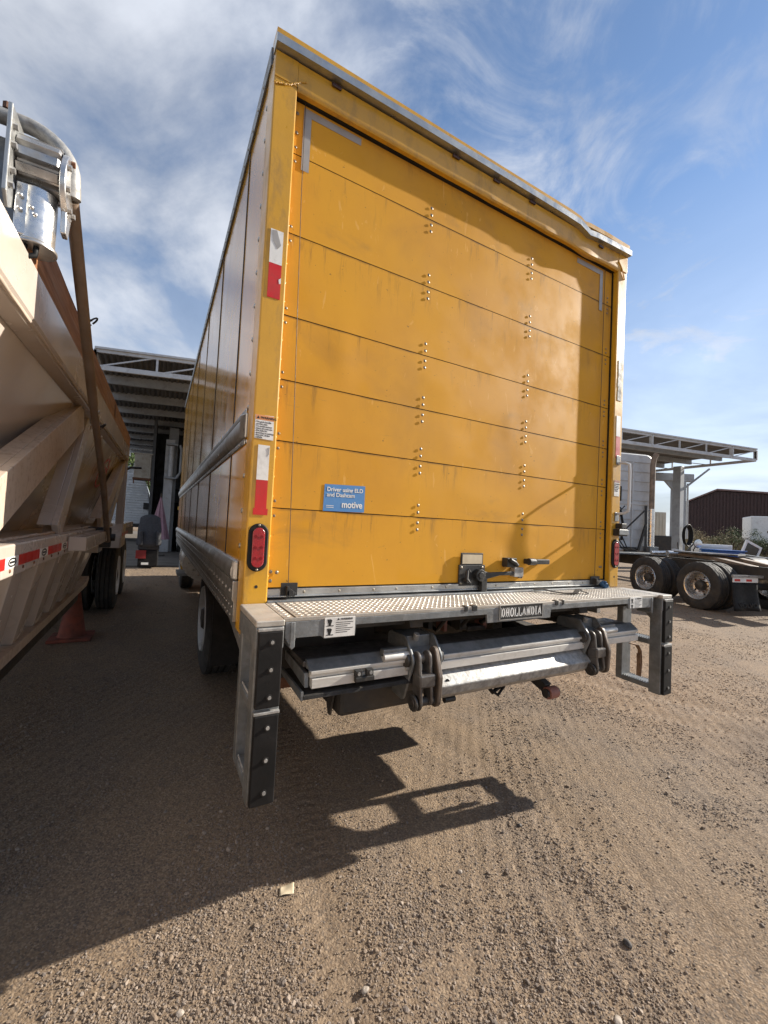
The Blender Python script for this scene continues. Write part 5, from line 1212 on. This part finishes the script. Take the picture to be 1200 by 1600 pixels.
T = fb_thing('window_frame', 'white framed window leaning on the scrap beside the tote', 'window', -.35, .05, .78, R(6)); T.rotation_euler[1] = R(24)
b = MB().box(-.32, .32, -.03, .03, 0, .08); b.box(-.32, .32, -.03, .03, .70, .78); b.box(-.32, -.25, -.03, .03, .08, .70); b.box(.25, .32, -.03, .03, .08, .70); b.build('frame', 'white', T, bevel=.006)
MB().box(-.25, .25, -.006, .006, .08, .70).build('pane', 'glass_dark', T)
T = fb_thing('steel_beam', 'long dark steel ramp beam lying across the scrap flatbed', 'beam', 1.3, -.1, .80, R(3)); T.rotation_euler[1] = R(-7)
b = MB().box(-1.5, 1.9, -.22, -.19, 0, .36); b.box(-1.5, 1.9, .19, .22, 0, .36); b.box(-1.5, 1.9, -.19, .19, .12, .15); b.build('channel', 'grimy_steel', T, bevel=.005)
T = fb_thing('truck_mirror', 'round convex truck mirror on a bent stalk above the scrap', 'mirror', -2.1, -.1, .78)
b = MB().lathe([(-.02, .14), (0, .15), (.03, .13), (.05, .0001)], (0, 0, .62), 'y', 24); b.build('mirror_shell', 'black_steel', T, smooth=40)
MB().lathe([(-.024, .138), (-.035, .08), (-.038, .0001)], (0, 0, .62), 'y', 24).build('mirror_glass', 'chrome', T, smooth=40)
b = MB().tube([(0, .04, .6), (-.1, .06, .4), (-.05, .05, .15), (.05, .05, 0)], .018, 8); b.build('stalk', 'black_steel', T, smooth=50)
T = fb_thing('scrap_pipes', 'tangle of thin scrap pipes and springs left of the blue tote', 'scrap', -2.5, .25, .0)
for k in range(9): MB().tube([(random.uniform(-.5, .5), random.uniform(-.2, .2), .0 if k < 3 else random.uniform(.1, .6)), (random.uniform(-.2, .2), random.uniform(-.2, .2), random.uniform(.4, .9)), (random.uniform(-.7, .7), random.uniform(-.2, .2), random.uniform(.9, 1.55))], random.uniform(.012, .035), 7).build('pipe', random.choice(['rust', 'grimy_steel', 'galvanised', 'black_steel']), T, smooth=50)

# gantry column beside the right canopy post, with a hose reel
GA = thing('gantry_frame', 'grey steel gantry column and beam beside the right canopy post', 'gantry', (23.6, 9.9, 0), R(-28.6), local=True)
MB().box(-.28, .28, -.2, .2, 0, 4.6).build('column', 'grey_paint', GA, bevel=.02); MB().box(-3.2, .7, -.18, .18, 4.602, 5.0).build('beam', 'grey_paint', GA, bevel=.02)
MB().xz([(-.28, 4.6), (-.75, 4.6), (-.28, 4.1)], -.06, .06).build('gusset', 'grey_paint', GA); MB().cyl((.42, -.1, 1.6), (.42, -.1, 4.5), .05, 10).build('downpipe', 'light_grey_paint', GA, smooth=40)
MB().box(-1.5, -.4, -.3, .3, 0, 1.7).build('machine_base', 'chassis_black', GA, bevel=.05)
HR = thing('hose_reel', 'coiled dark hose hanging on the right canopy post', 'hose', (21.95, 8.72, 1.25))
for k in range(5):
    b = MB(); b.tube([V(21.95, 8.72, 1.75)+V(math.cos(t_)*(.30+.02*k), -.03*k, math.sin(t_)*(.42+.025*k)) for t_ in np.linspace(0, 2*math.pi, 28)], .028, 7, False); b.build('hose_loop', 'rubber', HR, smooth=60)

# maroon metal warehouse
WH = thing('warehouse', 'long dark maroon corrugated metal warehouse on the right', 'building', (55.6, 24.4, 0), R(-62), local=True)
pk, wr_, h0, hp, h1 = 2.7, 24.0, 6.2, 7.6, 5.6
b = MB().xz([(0, 0), (0, h0), (pk, hp), (wr_, h1), (wr_, 0)], .05, 30); b.build('wall', 'maroon', WH)
for i in range(int(wr_/.30)):
    x = .02+i*.30; zt_ = (h0+(hp-h0)*x/pk if x < pk else hp+(h1-hp)*(x-pk)/(wr_-pk))-.06
    MB().box(x, x+.17, -.02, .049, 0, zt_).build('wall_sheet', 'maroon', WH)
b = MB().xz([(-.25, h0-.02), (pk, hp+.05), (wr_+.3, h1+.02), (wr_+.3, h1+.20), (pk, hp+.24), (-.25, h0+.16)], -.25, 30.2); b.build('roof', 'maroon_roof', WH)
# white container body, tan container
CT = thing('container', 'battered white cargo box at the right edge before the warehouse', 'container', (37.4, 11.8, 0), R(-58), local=True)
MB().box(0, 6, 0, 2.4, 1.2, 3.55).build('box', 'white', CT, bevel=.05)
for x in (.0, 1.4, 2.9, 4.4): MB().box(x+.05, x+.14, -.03, -.001, 1.25, 3.5).build('stake', 'white', CT)
MB().box(.9, 1.7, -.02, -.001, 2.35, 2.5).build('rust_patch', 'rust', CT); MB().box(0, 6, .2, 2.2, 0, 1.19).build('chassis', 'chassis_black', CT)
CT2 = thing('container', 'tan cargo container seen between exhaust stack and gantry', 'container', (35.6, 19.0, 0), R(-28.6), local=True)
MB().box(-.6, 2.6, 0, 6, .2, 3.9).build('box', 'beige', CT2, bevel=.03)
for x in np.arange(-.5, 2.5, .28): MB().box(x, x+.12, -.04, -.001, .3, 3.8).build('corrugation', 'beige', CT2)

# earth bank with dry grass and shrubs
def bank_pt(l, d): return (-.32+.878*l+.478*d, -1.77-.478*l+.878*d)
b = MB()
def bank_h(u, v): return (.2+1.75*math.sin(math.pi*min(1, v*1.15))**.8)*(1-.5*max(0, (.1-u)/.1)) + .25*fbm(u*9, v*4, 2, 3)*math.sin(math.pi*v)
def bk(u, v):
    x, y = bank_pt(18.6+22*u, 26+8*v); return (x, y, max(-.3, bank_h(u, v)-.35 if 0 < v < 1 else -.3))
b.grid(bk, 60, 14); o = b.build('earth_bank', 'leaf_dry', smooth=60); tag(o, 'low earth bank before the maroon warehouse', None, None, 'structure')
b = MB()
for k in range(9000):
    u, v = random.random(), random.uniform(.05, .7); p = V(*bk(u, v)); h_ = random.uniform(.12, .5); a = random.uniform(0, 6.28); d = V(math.cos(a), math.sin(a), 0)*.022; ln = V(random.uniform(-.2, .2), random.uniform(-.2, .2), 1)*h_
    b.add([p-d, p+d, p+ln], [(0, 1, 2)])
o = b.build('dry_grass', 'leaf_dry', fix=False); tag(o, 'dry straw-coloured grass covering the earth bank', 'grass', None, 'stuff')
def shrub(label, cx, cy, z0, rx, rz_, n_, m_='leaf', leaf=.07, trunk=.05, h=None, name='shrub', cat='shrub', group='shrubs on the bank'):
    T = thing(name, label, cat, (cx, cy, z0), group=group)
    cen = [(V(random.gauss(0, .45)*rx, random.gauss(0, .45)*rx, random.uniform(.25, 1.)*rz_), random.uniform(.25, .5)*rx) for _ in range(11)]
    b = MB()
    for c_, r_ in cen:
        p0 = V(cx, cy, z0-.3); b.tube([p0, p0+V(c_.x*.3, c_.y*.3, c_.z*.5+.15), V(cx, cy, z0)+c_], [trunk, trunk*.6, trunk*.15], 6)
    b.build('trunk', 'bark', T, smooth=60)
    b = MB()
    for k in range(n_):
        c_, r_ = random.choice(cen); d = V(random.gauss(0, 1), random.gauss(0, 1), random.gauss(0, 1)); d = d.normalized()*r_*random.random()**.45
        p = V(cx, cy, z0)+c_+d; a = V(random.gauss(0, 1), random.gauss(0, 1), random.gauss(0, .7)).normalized(); w_ = a.orthogonal().normalized(); s_ = leaf*random.uniform(.6, 1.4)
        b.add([p, p+a*s_*.5+w_*s_*.3, p+a*s_, p+a*s_*.5-w_*s_*.3], [(0, 1, 2, 3)])
    b.build('crown', m_, T, fix=False); return T
shrub('olive green bush on the bank left of the warehouse front', *bank_pt(22.3, 26.5), .9, 1.0, 1.4, 2200)
shrub('straw-coloured dry bush on the bank beside the canopy post', *bank_pt(20.6, 26.3), .7, 1.3, 1.3, 2600, 'leaf_dry')
shrub('small dull green bush on the bank below the white container', *bank_pt(25.0, 27.2), 1.0, 1.3, .9, 2200)
shrub('low green scrub at the right end of the bank', *bank_pt(27.5, 26.8), .9, 1.5, .9, 2200)
shrub('leafy tree rising behind the evaporative cooler', -2.4, 39.0, .3, 2.9, 7.4, 5200, leaf=.22, trunk=.14, name='tree', cat='tree', group='far trees')
shrub('distant low tree beyond the ribbed silver trailer', -.2, 43.0, .3, 2.6, 4.2, 4200, leaf=.22, trunk=.12, name='tree', cat='tree', group='far trees')
shrub('distant bushy tree far behind the shop lane', .8, 60.0, .3, 4.0, 5.5, 4200, leaf=.3, trunk=.15, name='tree', cat='tree', group='far trees')
# power lines
for k, (p, q) in enumerate((((-9, 36.8, 9.9), (7, 29.0, 6.0)), ((-9, 36.4, 9.2), (7, 28.8, 5.4)), ((-9, 36.0, 8.3), (7, 28.2, 5.0)))):
    b = MB(); p, q = V(*p), V(*q); b.tube([p.lerp(q, t_)-V(0, 0, .5*math.sin(math.pi*t_)) for t_ in np.linspace(0, 1, 14)], .013, 5); o = b.build('power_line', 'black'); tag(o, ('uppermost', 'middle', 'lowest')[k]+' of the three power lines between canopy and trailer', 'cable', 'overhead power lines')

# ================================================================== SMALL THINGS
b = MB()
pts = [V(1.68, -.015, ZF+.012), V(1.72, -.05, ZF+.020), V(1.75, -.10, ZF+.012), V(1.80, -.15, ZF+.008), V(1.86, -.165, ZF+.009), V(1.90, -.155, ZF+.028), V(1.93, -.15, ZF+.018), V(1.97, -.165, ZF+.008)]
def ribbon(pts, w, wd, th=.0025):
    b = MB(); vs = []
    for i, p in enumerate(pts):
        t_ = (pts[min(i+1, len(pts)-1)]-pts[max(i-1, 0)]).normalized(); s_ = (Vector(wd)-t_*Vector(wd).dot(t_)).normalized(); n_ = t_.cross(s_)
        vs += [p-s_*w/2-n_*th, p+s_*w/2-n_*th, p+s_*w/2+n_*th, p-s_*w/2+n_*th]
    m_ = len(pts); b.add(vs, [(i*4+k, i*4+(k+1) % 4, i*4+4+(k+1) % 4, i*4+4+k) for i in range(m_-1) for k in range(4)] + [(3, 2, 1, 0), (m_*4-4, m_*4-3, m_*4-2, m_*4-1)]); return b
o = ribbon(pts, .032, (.6, 1, 0)).build('pull_strap', 'black_strap', smooth=60); tag(o, 'black webbing pull strap lying on the tread plate step', 'strap')
pts = [V(2.42, -.22, .775), V(2.49, -.215, .762), V(2.535, -.21, .72), V(2.552, -.205, .65), V(2.556, -.20, .58), V(2.548, -.20, .555), V(2.535, -.205, .585), V(2.528, -.21, .64), V(2.515, -.215, .70)]
pts = [p+V(-.08, 0, 0) for p in pts]
o = ribbon(pts, .028, (.25, 1, 0)).build('webbing_strap', 'brown_strap', smooth=60); tag(o, 'brown webbing strap hanging in a loop by the right bumper leg', 'strap')
RG = MB(); RG.tube([V(2.375+.010*math.sin(k*1.9), -.03+.016*k/2, ZF+.024+.008*math.sin(k*2.3)) for k in range(7)], [.010, .022, .020, .026, .019, .022, .008], 9)
o = RG.build('blue_rag', 'blue_cloth', smooth=60); tag(o, 'crumpled blue rag tucked at the foot of the right door post', 'rag')
zg = float(ground_h(.209, -.145))
o = MB().grid(lambda u, v: (.175+.055*u+.012*v, -.165+.04*v-.008*u, zg+.006+.003*math.sin(u*5)*math.cos(v*4)+.004*u*v), 8, 6).build('paper_scrap', 'paper', smooth=60); md = o.modifiers.new('solid', 'SOLIDIFY'); md.thickness = .001; tag(o, 'crumpled tan paper scrap on the dirt at the shadow edge', 'litter')
def stone(label, x, y, r, m_):
    r *= .8
    bm = bmesh.new(); bmesh.ops.create_icosphere(bm, subdivisions=3, radius=1)
    for v_ in bm.verts:
        d = 1+.35*mnoise.noise(v_.co*1.1+Vector((x*7, y*7, 1)))+.1*mnoise.noise(v_.co*3); v_.co = Vector((v_.co.x*r*1.2*d, v_.co.y*r*.9*d, v_.co.z*r*.7*d))
    m2 = bpy.data.meshes.new('stone'); bm.to_mesh(m2); bm.free(); m2.materials.append(MATS[m_]); m2.polygons.foreach_set('use_smooth', [True]*len(m2.polygons)); m2.set_sharp_from_angle(angle=R(28))
    o_ = bpy.data.objects.new('stone', m2); COL.objects.link(o_); o_.location = (x, y, float(ground_h(x, y))+r*.3); o_.rotation_euler[2] = random.uniform(0, 6); tag(o_, label, 'stone', 'loose larger stones')
stone('pale round stone at the bottom right edge of the yard', .985, -1.0, .016, 'stone_pale')
stone('dark angular lump on the dirt right of centre', 1.247, -.871, .017, 'stone_dark')
stone('pale oval pebble below the box shadow near the centre', .90, -.36, .012, 'stone_pale')
stone('small dark stone right of the ladder-shaped shadow', 1.35, -.27, .013, 'stone_dark')
stone('grey flat stone near the bottom edge centre', .33, -.60, .013, 'stone_pale')
stone('grey pebble close to the bottom left gravel', -.18, -.42, .012, 'stone_pale')
